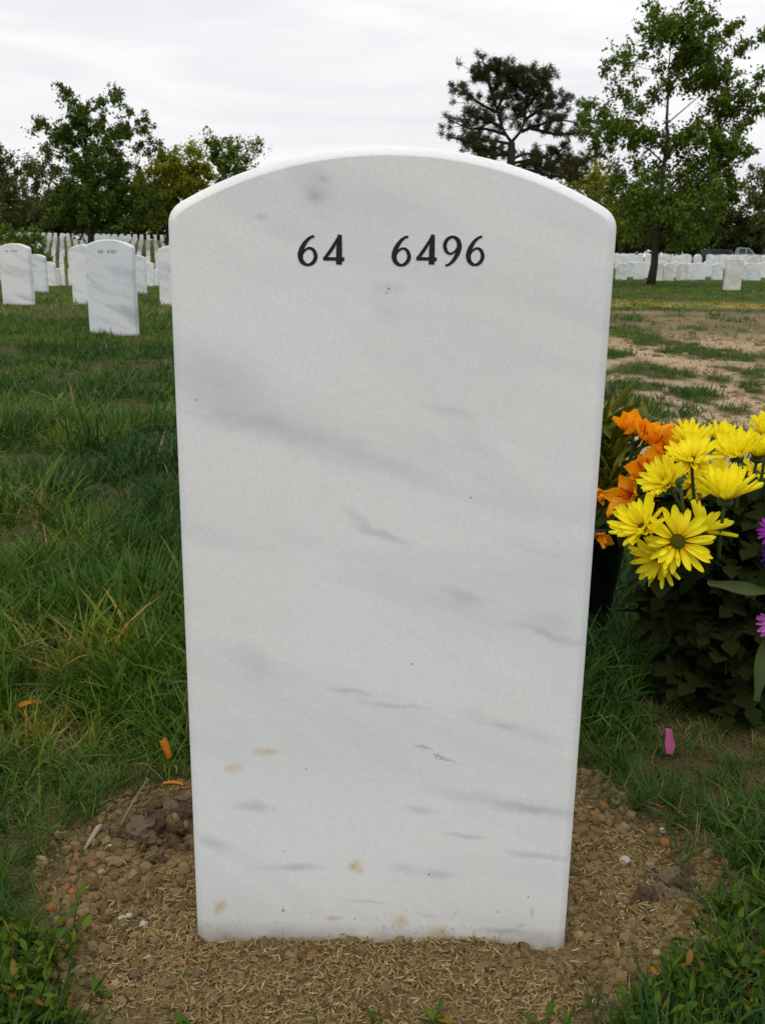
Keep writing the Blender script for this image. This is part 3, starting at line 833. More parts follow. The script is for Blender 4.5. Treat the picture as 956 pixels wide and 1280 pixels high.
# the loose broadleaf tree at right
tree('broadleaf_tree', 'tall loose broadleaf tree with bare lower trunk, largest tree at right', 23.5, (813, 349), (843, 20),
     [(815, 6), (828, 8), (848, 12), (862, 22), (870, 16), (882, 30), (900, 42), (915, 34), (948, 50), (935, 55), (925, 62), (812, 30), (806, 32), (820, 45), (772, 72), (780, 70), (795, 80), (792, 60), (805, 58), (812, 62), (800, 95), (788, 82),
      (724, 145), (735, 150), (742, 131), (738, 132), (755, 138), (765, 148), (778, 128), (793, 122), (802, 136), (790, 140), (742, 172), (752, 180), (760, 195), (948, 98), (938, 110), (945, 122), (930, 118), (950, 130), (936, 138), (940, 150), (925, 155),
      (937, 190), (928, 192), (935, 188), (920, 186), (912, 212), (924, 232), (905, 225), (915, 245), (880, 90), (900, 80), (905, 100), (895, 120), (870, 60)],
     [(850, 44, 36, 26, 26), (868, 88, 40, 38, 26), (832, 110, 24, 32, 8), (905, 125, 36, 28, 18), (840, 170, 48, 26, 16), (780, 168, 42, 24, 18), (885, 180, 38, 28, 16), (835, 232, 80, 36, 46), (830, 272, 72, 34, 48), (880, 215, 40, 30, 12)],
     0.096, 38, 'leaf_elm', trunk_r=0.092, crown_y=292, twig=0.60, seed=21, depth=1.8, spread=0.10)
# the spreading tree at left
tree('broadleaf_tree', 'dark green tree with upswept plumes of leaves, tallest at left', 92, (112, 300), (112, 165),
     [(85, 115), (92, 120), (88, 128), (102, 138), (118, 124), (125, 130), (146, 116), (150, 125), (138, 124), (45, 157), (52, 151), (60, 158), (66, 165), (82, 155), (90, 160), (165, 145), (172, 155), (185, 150), (190, 160), (178, 165), (197, 180), (190, 186), (182, 192), (172, 205), (62, 182), (60, 196), (70, 190), (76, 172), (160, 160), (130, 150), (100, 150)],
     [(112, 152, 26, 22, 14), (90, 175, 26, 22, 14), (145, 172, 34, 26, 18), (118, 207, 52, 30, 44), (115, 245, 60, 34, 84), (110, 266, 60, 22, 56), (175, 255, 26, 28, 24)],
     0.30, 42, 'leaf_deep', trunk_r=0.34, crown_y=285, twig=1.9, seed=5, depth=4.0, spread=0.11)

# the pine
def pine():
    D = 62; rg = np.random.default_rng(12)
    P = lambda x, y, dy=0.0: at_depth(x, y, D) + np.array([0, dy, 0])
    b = P(637, 312); b[2] = float(zf(b[0], D)) - 0.05
    g = Geo(); V = []; Fn = []; cols = []
    g.tube([b, P(637, 260), P(638, 215), P(639, 178)], [0.34, 0.30, 0.27, 0.22], 10)
    fork = P(639, 176)
    limbs = [[(639, 178), (628, 160), (616, 120), (602, 72)], [(639, 178), (652, 160), (657, 130), (650, 92)], [(652, 165), (668, 158), (700, 150), (728, 155)], [(639, 180), (615, 176), (590, 178), (566, 172)], [(632, 168), (608, 160), (588, 158), (564, 146)],
             [(620, 140), (600, 130), (585, 120), (568, 112)], [(657, 135), (670, 120), (680, 105), (684, 94)], [(655, 150), (680, 135), (695, 130), (708, 126)], [(638, 200), (660, 192), (690, 200), (722, 205)], [(638, 210), (665, 205), (690, 212), (742, 196)], [(637, 215), (660, 214), (690, 222), (715, 224)], [(637, 195), (620, 186), (600, 190), (582, 182)], [(637, 190), (625, 194), (610, 198), (598, 194)],
             [(616, 120), (610, 100), (612, 88), (622, 82)], [(616, 115), (625, 100), (632, 95), (634, 86)], [(650, 110), (640, 100), (646, 92), (650, 90)], [(657, 130), (665, 110), (670, 102), (664, 94)], [(620, 140), (630, 120), (640, 110), (644, 104)], [(628, 160), (610, 150), (596, 146), (590, 140)], [(660, 160), (690, 168), (705, 170), (725, 168)], [(637, 205), (668, 198), (700, 188), (712, 180)], [(612, 100), (604, 92), (600, 90), (599, 96)]]
    ends = []
    for q in limbs:
        dy = rg.normal(0, 1.0)
        pts = catmull(np.array([P(x, y, dy * k / 3) for k, (x, y) in enumerate(q)]), 5)
        g.tube(pts, np.linspace(0.11, 0.03, len(pts)), 5)
        for f in np.linspace(0.30, 1, 11):
            for _ in range(2 if f < 0.99 else 3):
                p0 = np.array([np.interp(f, np.linspace(0, 1, len(pts)), pts[:, i]) for i in range(3)])
                p1 = p0 + rg.normal(0, 1, 3) * np.array([0.5, 0.7, 0.22]) * (1.0 if f < 0.95 else 0.4) + np.array([0, 0, 0.14])
                g.tube([p0, (p0 + p1) / 2 + np.array([0, 0, -0.05]), p1], [0.03, 0.02, 0.012], 3); ends.append(p1)
    for (cx_, cy_, rx, ry, n) in [(662, 118, 34, 22, 50), (622, 110, 15, 26, 20), (688, 138, 26, 16, 26), (690, 208, 40, 11, 40), (724, 200, 18, 11, 16), (715, 215, 20, 10, 14), (640, 135, 26, 16, 16), (600, 150, 26, 10, 14), (590, 172, 20, 8, 10), (596, 186, 16, 6, 8)]:
        for _ in range(n):
            v = rg.normal(0, 1, 3); v /= np.linalg.norm(v); v *= rg.random() ** 0.4
            ends.append(P(cx_ + v[0] * rx, cy_ + v[1] * ry, v[2] * 1.6))
    pos = []
    for e in ends:
        m = 66
        d = rg.normal(0, 1, (m, 3)); d[:, 2] += 0.35; d /= np.linalg.norm(d, axis=1)[:, None]
        s = np.cross(d, rg.normal(0, 1, (m, 3))); s /= np.linalg.norm(s, axis=1)[:, None]
        L = rg.uniform(0.15, 0.30, (m, 1)); o = e + rg.normal(0, 0.09, (m, 3))
        V.append(np.stack([o - s * 0.024, o + s * 0.024, o + d * L], 1).reshape(-1, 3)); cols.append(np.repeat(np.clip(rg.normal(0.45, 0.25, m), 0, 1), 3))
    V = np.concatenate(V)
    me = mesh('crown', V, np.arange(len(V)).reshape(-1, 3)); vcol(me, 'col', np.concatenate(cols))
    root = empty('pine_tree', tuple(b))
    a = link('trunk', g.mesh('trunk', True), MAT['pine_bark'], root); a.location = tuple(-b)
    c = link('crown', me, MAT['needle'], root); c.location = tuple(-b)
    tag(root, 'dark pine with forked trunk and tufted needles rising behind the large stone', 'tree')
pine()

BG = 'trees along the far edge of the cemetery'
def bg(label, D, base, top, blobs, leaf, nl, mat, seed, tips=(), tr=0.25, tw=2.2, crown_y=None, dep=None):
    tree('broadleaf_tree', label, D, base, top, list(tips), blobs, leaf, nl, mat, trunk_r=tr, twig=tw, group=BG, seed=seed, depth=dep, crown_y=crown_y, spread=0.14)
bg('sparse bronze green tree at the left edge of the picture', 100, (20, 296), (4, 205), [(2, 225, 22, 34, 26), (8, 262, 32, 28, 34)], 0.33, 32, 'leaf_bronze', 31, [(2, 190), (14, 200), (20, 215), (24, 228)], crown_y=284)
bg('grey green tree with feathery top left of the tallest left tree', 125, (53, 294), (46, 212), [(46, 225, 20, 20, 26), (44, 258, 30, 30, 44)], 0.33, 34, 'leaf_grey', 32, [(40, 203), (52, 205), (34, 212), (60, 215), (66, 225)], crown_y=286, tr=0.3)
bg('dark tree filling the gap behind the tallest left tree', 130, (84, 292), (84, 235), [(80, 258, 34, 26, 40), (60, 270, 30, 18, 24)], 0.5, 22, 'leaf_dark', 33, crown_y=286)
bg('dark tree low between the tallest left tree and the yellow green one', 135, (167, 292), (165, 230), [(165, 258, 34, 30, 46), (200, 268, 24, 22, 24)], 0.5, 22, 'leaf_dark', 34, crown_y=288)
bg('yellow green tree just left of the large stone', 104, (205, 296), (222, 196), [(222, 215, 36, 24, 38), (200, 245, 34, 30, 36), (240, 240, 36, 34, 30), (185, 240, 16, 18, 10)], 0.34, 46, 'leaf_yellow', 35, [(183, 222), (176, 232), (214, 190), (232, 188), (200, 198), (250, 196), (244, 190), (164, 236), (172, 226)], crown_y=284)
bg('small bright green tree top showing above the left shoulder of the large stone', 96, (285, 298), (290, 190), [(282, 200, 20, 16, 18), (290, 235, 36, 34, 30)], 0.30, 40, 'leaf_elm', 36, [(264, 182), (272, 180), (285, 182), (296, 186), (306, 185), (320, 181), (318, 190), (310, 196)], crown_y=284)
bg('yellowish tree rising just right of the large stone below the pine', 88, (742, 318), (738, 212), [(735, 235, 34, 24, 32), (742, 268, 38, 26, 32)], 0.28, 32, 'leaf_yellow', 41, [(716, 212), (726, 206), (745, 207), (758, 212), (700, 215)], crown_y=302)
bg('dark tree low behind the trunk of the largest right tree', 105, (845, 318), (850, 245), [(850, 270, 44, 26, 50), (810, 275, 40, 24, 40)], 0.44, 22, 'leaf_dark', 42, crown_y=308)
bg('dark tree low behind the parked vehicles', 118, (905, 316), (905, 262), [(905, 286, 40, 24, 52), (940, 290, 30, 24, 30)], 0.46, 22, 'leaf_dark', 43, crown_y=310)
bg('grey green tree at the right edge of the picture', 112, (955, 316), (955, 210), [(952, 240, 20, 28, 30), (955, 275, 32, 30, 36)], 0.33, 32, 'leaf_grey', 44, [(948, 208), (940, 222), (935, 235)], crown_y=305)
bg('dark green tree low behind the right edge of the large stone', 98, (776, 318), (775, 235), [(775, 265, 36, 30, 46)], 0.42, 20, 'leaf_deep', 45, crown_y=305)
bg('pale green tree between the large right tree and the right edge', 120, (892, 316), (895, 236), [(893, 256, 26, 20, 26), (880, 275, 26, 18, 20)], 0.33, 30, 'leaf_grey', 46, [(886, 238), (902, 236), (915, 246)], crown_y=305)

UL = 'low trees closing the foot of the far tree line'
def low(label, D, x, y, w, h, mat, seed, by):
    tree('low_tree', label, D, (x, by), (x + 3, y - h * 0.6), [], [(x, y + (5 if y < 290 else 6), w, h, int(w * 1.3))], 0.5, 26, mat, trunk_r=0.16, twig=2.0, group=UL, seed=seed, crown_y=by - 4, spread=0.2, depth=4.0)
low('low dark tree at the left edge over the topmost hillside headstones', 128, 10, 276, 36, 16, 'leaf_dark', 61, 293)
low('low dark tree at the top of the grass corridor on the hillside', 132, 72, 277, 36, 16, 'leaf_dark', 62, 293)
low('low dark tree behind the trunk of the tallest left tree', 130, 130, 278, 36, 14, 'leaf_deep', 63, 294)
low('low dark tree closest to the left edge of the large stone', 133, 192, 276, 38, 17, 'leaf_dark', 64, 294)
low('low dark tree next to the right edge of the large stone under the tree line', 104, 770, 298, 36, 17, 'leaf_dark', 65, 318)
low('low dark tree just right of the trunk of the largest right tree', 108, 838, 298, 40, 18, 'leaf_deep', 66, 318)
low('low dark tree right behind the dark parked car', 116, 895, 300, 36, 17, 'leaf_dark', 67, 318)
low('low dark tree right behind the silver pickup truck', 117, 948, 300, 34, 18, 'leaf_dark', 68, 318)

# the low shrub at the left edge, in front of the hillside
tree('shrub', 'loose yellow green shrub at the left edge behind the nearest headstones', 38, (14, 345), (26, 296), [(5, 286), (18, 290), (32, 292), (44, 294), (54, 298), (58, 306), (50, 318), (57, 322), (46, 330), (-6, 292)],
     [(26, 306, 28, 14, 18), (10, 312, 28, 18, 18), (44, 316, 14, 14, 8)], 0.16, 14, 'leaf_elm', trunk_r=0.05, twig=0.5, seed=51, cat='shrub', depth=0.8, crown_y=335)

# ------------------------------------------------------------------ vehicles by the far road
MAT['silver'] = plain_mat('silver_car_paint', (0.33, 0.35, 0.37), 0.35, 0.5, 0.05, 3, metal=0.3)
MAT['darkpaint'] = plain_mat('dark_car_paint', (0.03, 0.032, 0.036), 0.35, 0.5, 0.1, 3)
MAT['glass'] = plain_mat('tinted_glass', (0.02, 0.025, 0.03), 0.08, 0.6, 0.1, 3)
MAT['rubber'] = plain_mat('tyre_rubber', (0.02, 0.02, 0.02), 0.85, 0.2, 0.2, 20)
MAT['chrome'] = plain_mat('bright_trim', (0.55, 0.55, 0.56), 0.25, 0.5, 0.05, 10, metal=0.9)
MAT['lamp'] = plain_mat('headlight_lens', (0.7, 0.7, 0.68), 0.15, 0.5, 0.05, 10)

def prism(name, prof, w, y0=0.0, bev=0.05):
    bm = bmesh.new()
    a = [bm.verts.new((x, y0 - w / 2, z)) for x, z in prof]
    f = bm.faces.new(a)
    r = bmesh.ops.extrude_face_region(bm, geom=[f])
    bmesh.ops.translate(bm, verts=[v for v in r['geom'] if isinstance(v, bmesh.types.BMVert)], vec=(0, w, 0))
    bmesh.ops.recalc_face_normals(bm, faces=bm.faces[:])
    bmesh.ops.bevel(bm, geom=bm.edges[:], offset=bev, segments=2, affect='EDGES', clamp_overlap=True)
    return bm_mesh(name, bm)

def wheel(root, x, y):
    bm = bmesh.new()
    bmesh.ops.create_cone(bm, cap_ends=True, segments=20, radius1=0.36, radius2=0.36, depth=0.22, matrix=Matrix.Rotation(R(90), 4, 'X'))
    bmesh.ops.bevel(bm, geom=[e for e in bm.edges if e.calc_face_angle(0) > 1], offset=0.04, segments=2, affect='EDGES')
    wv = link('wheel', bm_mesh('wheel', bm, False), MAT['rubber'], root); wv.location = (x, y, 0.36)
    bm = bmesh.new(); bmesh.ops.create_cone(bm, cap_ends=True, segments=16, radius1=0.2, radius2=0.17, depth=0.235, matrix=Matrix.Rotation(R(90), 4, 'X'))
    link('rim', bm_mesh('rim', bm), MAT['chrome'], wv)

def vehicle(name, label, px, D, body, cab, wins, w, paint, wx, lamps_x, lamp_z, yaw, cat):
    root = empty(name); place(root, px, D, yaw); tag(root, label, cat, 'vehicles parked beyond the headstones')
    link('body', prism('body', body, w), MAT[paint], root)
    link('cab', prism('cab', cab, w * 0.86, bev=0.06), MAT[paint], root)
    for pr in wins: link('window', prism('window', pr, w * 0.86 + 0.012, bev=0.004), MAT['glass'], root)
    xs_ = [p[0] for p in cab]; zs_ = [p[1] for p in cab]
    for x in wx:
        for s in (-1, 1): wheel(root, x, s * (w / 2 - 0.08))
    for s in (-1, 1):
        g = Geo(); g.box((lamps_x, s * (w / 2 - 0.25), lamp_z), (0.05, 0.32, 0.18)); link('headlight', g.mesh('headlight'), MAT['lamp'], root)
    g = Geo(); g.box((lamps_x + 0.02, 0, 0.52), (0.14, w * 0.96, 0.16)); link('bumper', g.mesh('bumper'), MAT['chrome'], root)
    return root
vehicle('pickup_truck', 'silver pickup truck facing right beyond the far headstones', 928, 92,
        [(-2.6, 0.45), (2.3, 0.45), (2.32, 1.0), (2.15, 1.12), (0.75, 1.18), (-2.6, 1.1)],
        [(-0.75, 1.1), (0.95, 1.1), (0.35, 1.72), (-0.60, 1.76)], [[(-0.58, 1.2), (0.05, 1.2), (0.05, 1.66), (-0.50, 1.68)], [(0.13, 1.2), (0.70, 1.2), (0.30, 1.64), (0.13, 1.66)]],
        1.85, 'silver', (-1.75, 1.5), 2.31, 0.88, R(-12), 'pickup truck')
vehicle('parked_car', 'dark parked car left of the silver pickup beyond the headstones', 905, 95,
        [(-2.2, 0.35), (2.1, 0.35), (2.2, 0.85), (0.9, 1.0), (-2.2, 1.0)],
        [(-2.05, 0.95), (0.9, 0.95), (0.2, 1.58), (-1.85, 1.6)], [[(-1.8, 1.04), (-0.7, 1.04), (-0.7, 1.5), (-1.7, 1.5)], [(-0.62, 1.04), (0.65, 1.04), (0.15, 1.5), (-0.62, 1.5)]],
        1.8, 'darkpaint', (-1.4, 1.35), 2.18, 0.72, R(10), 'car')

# ------------------------------------------------------------------ flowers
MAT['petal_yellow'] = petal_mat('yellow_petal', (0.82, 0.58, 0.006), (0.92, 0.82, 0.020))
MAT['petal_orange'] = petal_mat('orange_petal', (0.60, 0.11, 0.004), (0.95, 0.42, 0.008), 0.4)
MAT['petal_purple'] = petal_mat('purple_petal', (0.20, 0.015, 0.30), (0.42, 0.05, 0.52), 0.3)
MAT['petal_violet'] = petal_mat('violet_petal', (0.08, 0.015, 0.22), (0.20, 0.04, 0.45), 0.3)
MAT['petal_pink'] = petal_mat('pink_white_petal', (0.75, 0.55, 0.75), (0.58, 0.16, 0.55), 0.3)
MAT['disc'] = plain_mat('flower_disc', (0.17, 0.17, 0.015), 0.8, 0.1, 0.5, 500, bump=1.0)
MAT['calyx'] = plain_mat('green_calyx', (0.028, 0.050, 0.014), 0.6, 0.3, 0.3, 100)
MAT['stem'] = plain_mat('flower_stem', (0.060, 0.090, 0.022), 0.6, 0.2, 0.2, 60)
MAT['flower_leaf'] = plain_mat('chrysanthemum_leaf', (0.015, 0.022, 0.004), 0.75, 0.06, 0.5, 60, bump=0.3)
MAT['lily_leaf'] = plain_mat('lance_leaf', (0.125, 0.135, 0.010), 0.5, 0.2, 0.35, 25)
MAT['blade_leaf'] = plain_mat('long_pale_leaf', (0.038, 0.052, 0.012), 0.55, 0.12, 0.35, 40)
MAT['vase'] = plain_mat('black_plastic_vase', (0.010, 0.010, 0.011), 0.45, 0.4, 0.2, 40)
MAT['vase_green'] = plain_mat('dark_green_plastic_vase', (0.010, 0.018, 0.012), 0.45, 0.4, 0.2, 40)

def blade_shape(name, L=1.0, W=0.28, cup=0.10, curl=0.0, n=7, tipw=0.0, peak=0.6, rows=4, notch=0.0, blunt=False):
    """a petal or leaf along +X, its face up (+Z), with a lengthwise trough and a curl"""
    V = []; F = []
    for i in range(n):
        t = i / (n - 1)
        ww = W / 2 * (math.sin(math.pi * t / (2 * peak)) if t < peak else (math.sqrt(max(0, 1 - ((t - peak) / (1 - peak)) ** 2)) if blunt else math.cos(math.pi / 2 * (t - peak) / (1 - peak))))
        ww = max(ww, W * 0.10 if t < 0.05 else W * tipw / 2, 0.004)
        for j in range(rows):
            u = j / (rows - 1) * 2 - 1
            x = t * L - (notch * L * (1 - abs(u)) if i == n - 1 else 0)
            V.append((x, u * ww, cup * W * (u * u) + curl * t * t * L + 0.02 * W * math.sin(u * 6)))
    for i in range(n - 1):
        for j in range(rows - 1):
            F.append((i * rows + j, (i + 1) * rows + j, (i + 1) * rows + j + 1, i * rows + j + 1))
    return mesh(name, V, F, True)

def lobed_leaf(name):
    """a chrysanthemum leaf: lobed outline, raised between the veins"""
    half = [(0, 0.010), (0.14, 0.014), (0.20, 0.05), (0.24, 0.20), (0.30, 0.27), (0.36, 0.23), (0.40, 0.10), (0.46, 0.22), (0.53, 0.36), (0.60, 0.34), (0.64, 0.22), (0.68, 0.09), (0.76, 0.17), (0.83, 0.19), (0.92, 0.11), (1.0, 0.012)]
    V = []; F = []
    for x, y in half: V += [(x, -y, 0.35 * y - 0.35 * x * x + 0.1 * x), (x, 0, -0.35 * x * x + 0.1 * x - 0.02), (x, y, 0.30 * y - 0.35 * x * x + 0.1 * x)]
    for i in range(len(half) - 1):
        a = 3 * i; F += [(a, a + 3, a + 4, a + 1), (a + 1, a + 4, a + 5, a + 2)]
    return mesh(name, V, F, True)

PETALS = {k: [blade_shape('petal', 1.0, 0.225 + 0.02 * i, 0.35, c, 9, 0.16, 0.60, 4, 0.04, True) for i, c in enumerate((0.05, 0.16, -0.06))] for k in ('y', 'p', 'v', 'w')}
for k, mname in (('y', 'petal_yellow'), ('p', 'petal_purple'), ('v', 'petal_violet'), ('w', 'petal_pink')):
    for m_ in PETALS[k]: m_.materials.append(MAT[mname])
OPET = [blade_shape('petal', 1.0, 0.54 + 0.06 * i, 0.26, c, 9, 0.10, 0.58, 5) for i, c in enumerate((0.18, -0.20, 0.05))]
for m_ in OPET: m_.materials.append(MAT['petal_orange'])
LOBED = lobed_leaf('leaf'); LOBED.materials.append(MAT['flower_leaf'])
LANCE = blade_shape('leaf', 1.0, 0.19, 0.25, -0.10, 7, 0.06, 0.42, 3); LANCE.materials.append(MAT['lily_leaf'])
bm = bmesh.new(); bmesh.ops.create_uvsphere(bm, u_segments=14, v_segments=8, radius=1.0, matrix=Matrix.Diagonal((1, 1, 0.45, 1)))
DISC = bm_mesh('disc', bm, True); DISC.materials.append(MAT['disc'])
bm = bmesh.new(); bmesh.ops.create_uvsphere(bm, u_segments=10, v_segments=6, radius=1.0, matrix=Matrix.Diagonal((1, 1, 0.6, 1)))
CALYX = bm_mesh('calyx', bm, True); CALYX.materials.append(MAT['calyx'])

def child(name, me, root, mat4):
    o = bpy.data.objects.new(name, me); COL.objects.link(o); o.parent = root; o.matrix_local = mat4; return o

def axis_frame(ax):
    z = Vector(ax).normalized(); x = z.orthogonal().normalized(); y = z.cross(x)
    return Matrix(((x.x, y.x, z.x, 0), (x.y, y.y, z.y, 0), (x.z, y.z, z.z, 0), (0, 0, 0, 1)))

VASE1 = np.array([0.318, 1.40]); VASE2 = np.array([0.470, 1.235])

def flower_stem(root, org, ax, foot, droop=0.35):
    p0 = np.zeros(3); f = np.array(foot) - org
    c = -np.array(Vector(ax).normalized()) * np.linalg.norm(f) * droop
    pts = bez(p0, c, f, 9)
    g = Geo(); g.tube(pts, np.linspace(0.0021, 0.0026, 9), 6)
    link('stem', g.mesh('stem', True), MAT['stem'], root)
    return pts

def leaf_on(root, p, d, L, me, rg, name='leaf'):
    d = Vector(d).normalized(); up = Vector((rg.normal(0, .4), rg.normal(0, .4), 1))
    y = up.cross(d).normalized(); z = d.cross(y)
    m4 = Matrix(((d.x, y.x, z.x, p[0]), (d.y, y.y, z.y, p[1]), (d.z, y.z, z.z, p[2]), (0, 0, 0, 1))) @ Matrix.Scale(L, 4)
    return child(name, me, root, m4)

def daisy(px, py, D, ax, dia, label, cup=(10, 40), n=21, pk='y', layers=2, seed=0, disc=0.15, foot=None, nleaf=4, cat='flower', group='yellow daisies in the bouquet', inner=0.0):
    rg = np.random.default_rng(900 + seed)
    org = at_depth(px, py, D)
    root = empty('daisy' if pk != 'w' else 'daisy', tuple(org))
    tag(root, label, cat, group)
    A = axis_frame(ax); r = dia / 2
    for ly in range(layers):
        nn = n if ly == 0 else int(n * 0.7)
        el = cup[0] if ly == 0 else cup[1]
        for i in range(nn):
            a = 2 * math.pi * (i + 0.5 * ly) / nn + rg.normal(0, 0.07)
            L = r * rg.uniform(0.86, 1.06) * (0.92 if ly == 0 else 0.74)
            m4 = A @ Matrix.Rotation(a, 4, 'Z') @ Matrix.Translation((r * (0.10 + inner), 0, r * 0.03 * ly)) @ Matrix.Rotation(-R(el + rg.normal(0, 7)), 4, 'Y') @ Matrix.Rotation(rg.normal(0, 0.22), 4, 'X') @ Matrix.Diagonal((L, L * rg.uniform(0.82, 1.1), L, 1))
            child('petal', PETALS[pk][rg.integers(3)], root, m4)
    child('disc', DISC, root, A @ Matrix.Translation((0, 0, r * 0.05)) @ Matrix.Scale(r * disc * 1.15, 4))
    child('calyx', CALYX, root, A @ Matrix.Translation((0, 0, -r * 0.08)) @ Matrix.Scale(r * 0.22, 4))
    ft = foot if foot is not None else (VASE2[0] + rg.normal(0, 0.012), VASE2[1] + rg.normal(0, 0.012), 0.115)
    pts = flower_stem(root, org, ax, ft)
    for k in range(nleaf):
        q = pts[rg.integers(3, 8)] + rg.normal(0, 0.003, 3)
        d = np.array([rg.normal(-0.25, 0.8), rg.normal(-0.35, 0.8), rg.normal(-0.15, 0.4)])
        leaf_on(root, q, d, rg.uniform(0.05, 0.085), LOBED, rg)
    return root

GB = 'yellow daisies in the bouquet'
for k, (px, py, D, ax, dia, lab, cup, n, ly) in enumerate([
    (846, 677, 1.10, (-0.05, -0.88, 0.38), 0.080, 'yellow daisy facing the camera with its olive disc showing, lowest of the full blooms', (8, 20), 20, 2),
    (804, 661, 1.12, (-0.62, -0.42, 0.62), 0.086, 'yellow daisy in side view leaning left, in front of the orange petals', (30, 52), 20, 2),
    (834, 606, 1.17, (-0.55, -0.36, 0.68), 0.080, 'yellow daisy opening to the left just below the orange blooms', (38, 58), 20, 2),
    (826, 697, 1.12, (-0.70, -0.45, -0.10), 0.080, 'lowest yellow daisy, drooping left and tucked under the front one', (22, 45), 18, 2),
    (875, 664, 1.13, (0.45, -0.12, 0.72), 0.088, 'yellow daisy with few pointed petals behind the front bloom at its upper right', (42, 60), 14, 1),
    (864, 577, 1.19, (-0.22, -0.42, 0.80), 0.078, 'broad yellow daisy at upper centre of the bouquet beside the orange blooms', (22, 44), 22, 2),
    (862, 556, 1.26, (-0.05, -0.35, 0.90), 0.074, 'yellow daisy rising behind the broad upper bloom', (38, 55), 20, 2),
    (920, 571, 1.19, (-0.30, -0.24, 0.90), 0.080, 'yellow daisy with dark calyx near the top right, opening up and left', (42, 58), 20, 2),
    (906, 624, 1.10, (-0.04, -0.26, 0.94), 0.090, 'wide cup shaped yellow daisy in the middle right of the bouquet', (44, 62), 22, 2),
    (946, 571, 1.21, (-0.02, -0.22, 0.95), 0.080, 'yellow daisy with dark calyx at the right edge, beside the top bloom', (46, 60), 20, 2),
    (958, 545, 1.24, (-0.12, -0.16, 1.0), 0.074, 'highest yellow daisy at the right edge of the picture', (56, 66), 18, 2),
    (893, 607, 1.24, (-0.05, -0.55, 0.70), 0.082, 'shaded yellow daisy under the two top right blooms', (24, 44), 20, 2),
    (866, 606, 1.24, (0.0, -0.72, 0.35), 0.050, 'small half hidden yellow daisy in the shade at the centre of the bouquet', (25, 45), 16, 1),
    (944, 592, 1.28, (0.1, -0.4, 0.8), 0.060, 'yellow daisy deep behind the stems at the right edge', (30, 50), 16, 1),
    (900, 552, 1.30, (0.0, -0.3, 0.9), 0.064, 'yellow daisy at the back between the two upper blooms', (40, 56), 18, 2)]):
    daisy(px, py, D, ax, dia, lab, cup, n, 'y', ly, k, group=GB, inner=0.10 if k == 0 else 0.0, disc=0.21 if k == 0 else 0.18)
daisy(966, 664, 1.12, (-0.5, -0.7, 0.2), 0.040, 'magenta purple daisy cut by the right edge below the yellow ones', (20, 40), 16, 'p', 2, 40, group=None)
daisy(969, 690, 1.14, (-0.5, -0.6, -0.1), 0.042, 'violet daisy at the right edge just under the magenta one', (15, 35), 16, 'v', 2, 41, group=None)
daisy(970, 779, 1.06, (-0.75, -0.6, 0.1), 0.050, 'pink and white daisy low at the right edge among dark leaves', (25, 45), 18, 'w', 2, 42, foot=(0.47, 1.2, 0.09), group=None)

# small green bud standing up among the yellow daisies
bud = empty('flower_bud', tuple(at_depth(849, 603, 1.14))); tag(bud, 'small green bud on a pale stem among the yellow daisies', 'flower bud')
child('bud', CALYX, bud, Matrix.Diagonal((0.0055, 0.0055, 0.011, 1)))
flower_stem(bud, np.array(bud.location), (-0.2, 0, 1), (VASE2[0] - 0.02, VASE2[1], 0.115))

# orange blooms
def orange_bloom(px, py, D, ax, r, label, seed, n=6, foot=None, op=35):
    rg = np.random.default_rng(300 + seed)
    org = at_depth(px, py, D); root = empty('orange_bloom', tuple(org)); tag(root, label, 'flower', 'orange blooms beside the black vase')
    A = axis_frame(ax)
    for i in range(n):
        a = 2 * math.pi * i / n + rg.normal(0, 0.10); L = r * rg.uniform(0.85, 1.12)
        m4 = A @ Matrix.Rotation(a, 4, 'Z') @ Matrix.Rotation(-R(op + rg.normal(0, 9) + (14 if i % 2 else 0)), 4, 'Y') @ Matrix.Rotation(rg.normal(0, 0.25), 4, 'X') @ Matrix.Diagonal((L, L * rg.uniform(0.9, 1.15), L, 1))
        child('petal', OPET[rg.integers(3)], root, m4)
    for i in range(4):
        g = Geo(); a = i * 1.6; g.tube([(0, 0, 0), (0.12 * r * math.cos(a), 0.12 * r * math.sin(a), 0.4 * r), (0.2 * r * math.cos(a), 0.2 * r * math.sin(a), 0.7 * r)], [0.0012, 0.001, 0.0016], 5)
        s_ = link('stamen', g.mesh('stamen', True), MAT['petal_orange'], root); s_.matrix_local = A
    flower_stem(root, org, ax, foot if foot is not None else (VASE1[0] + rg.normal(0, 0.012), VASE1[1] + rg.normal(0, 0.012), 0.19), 0.3)
    return root
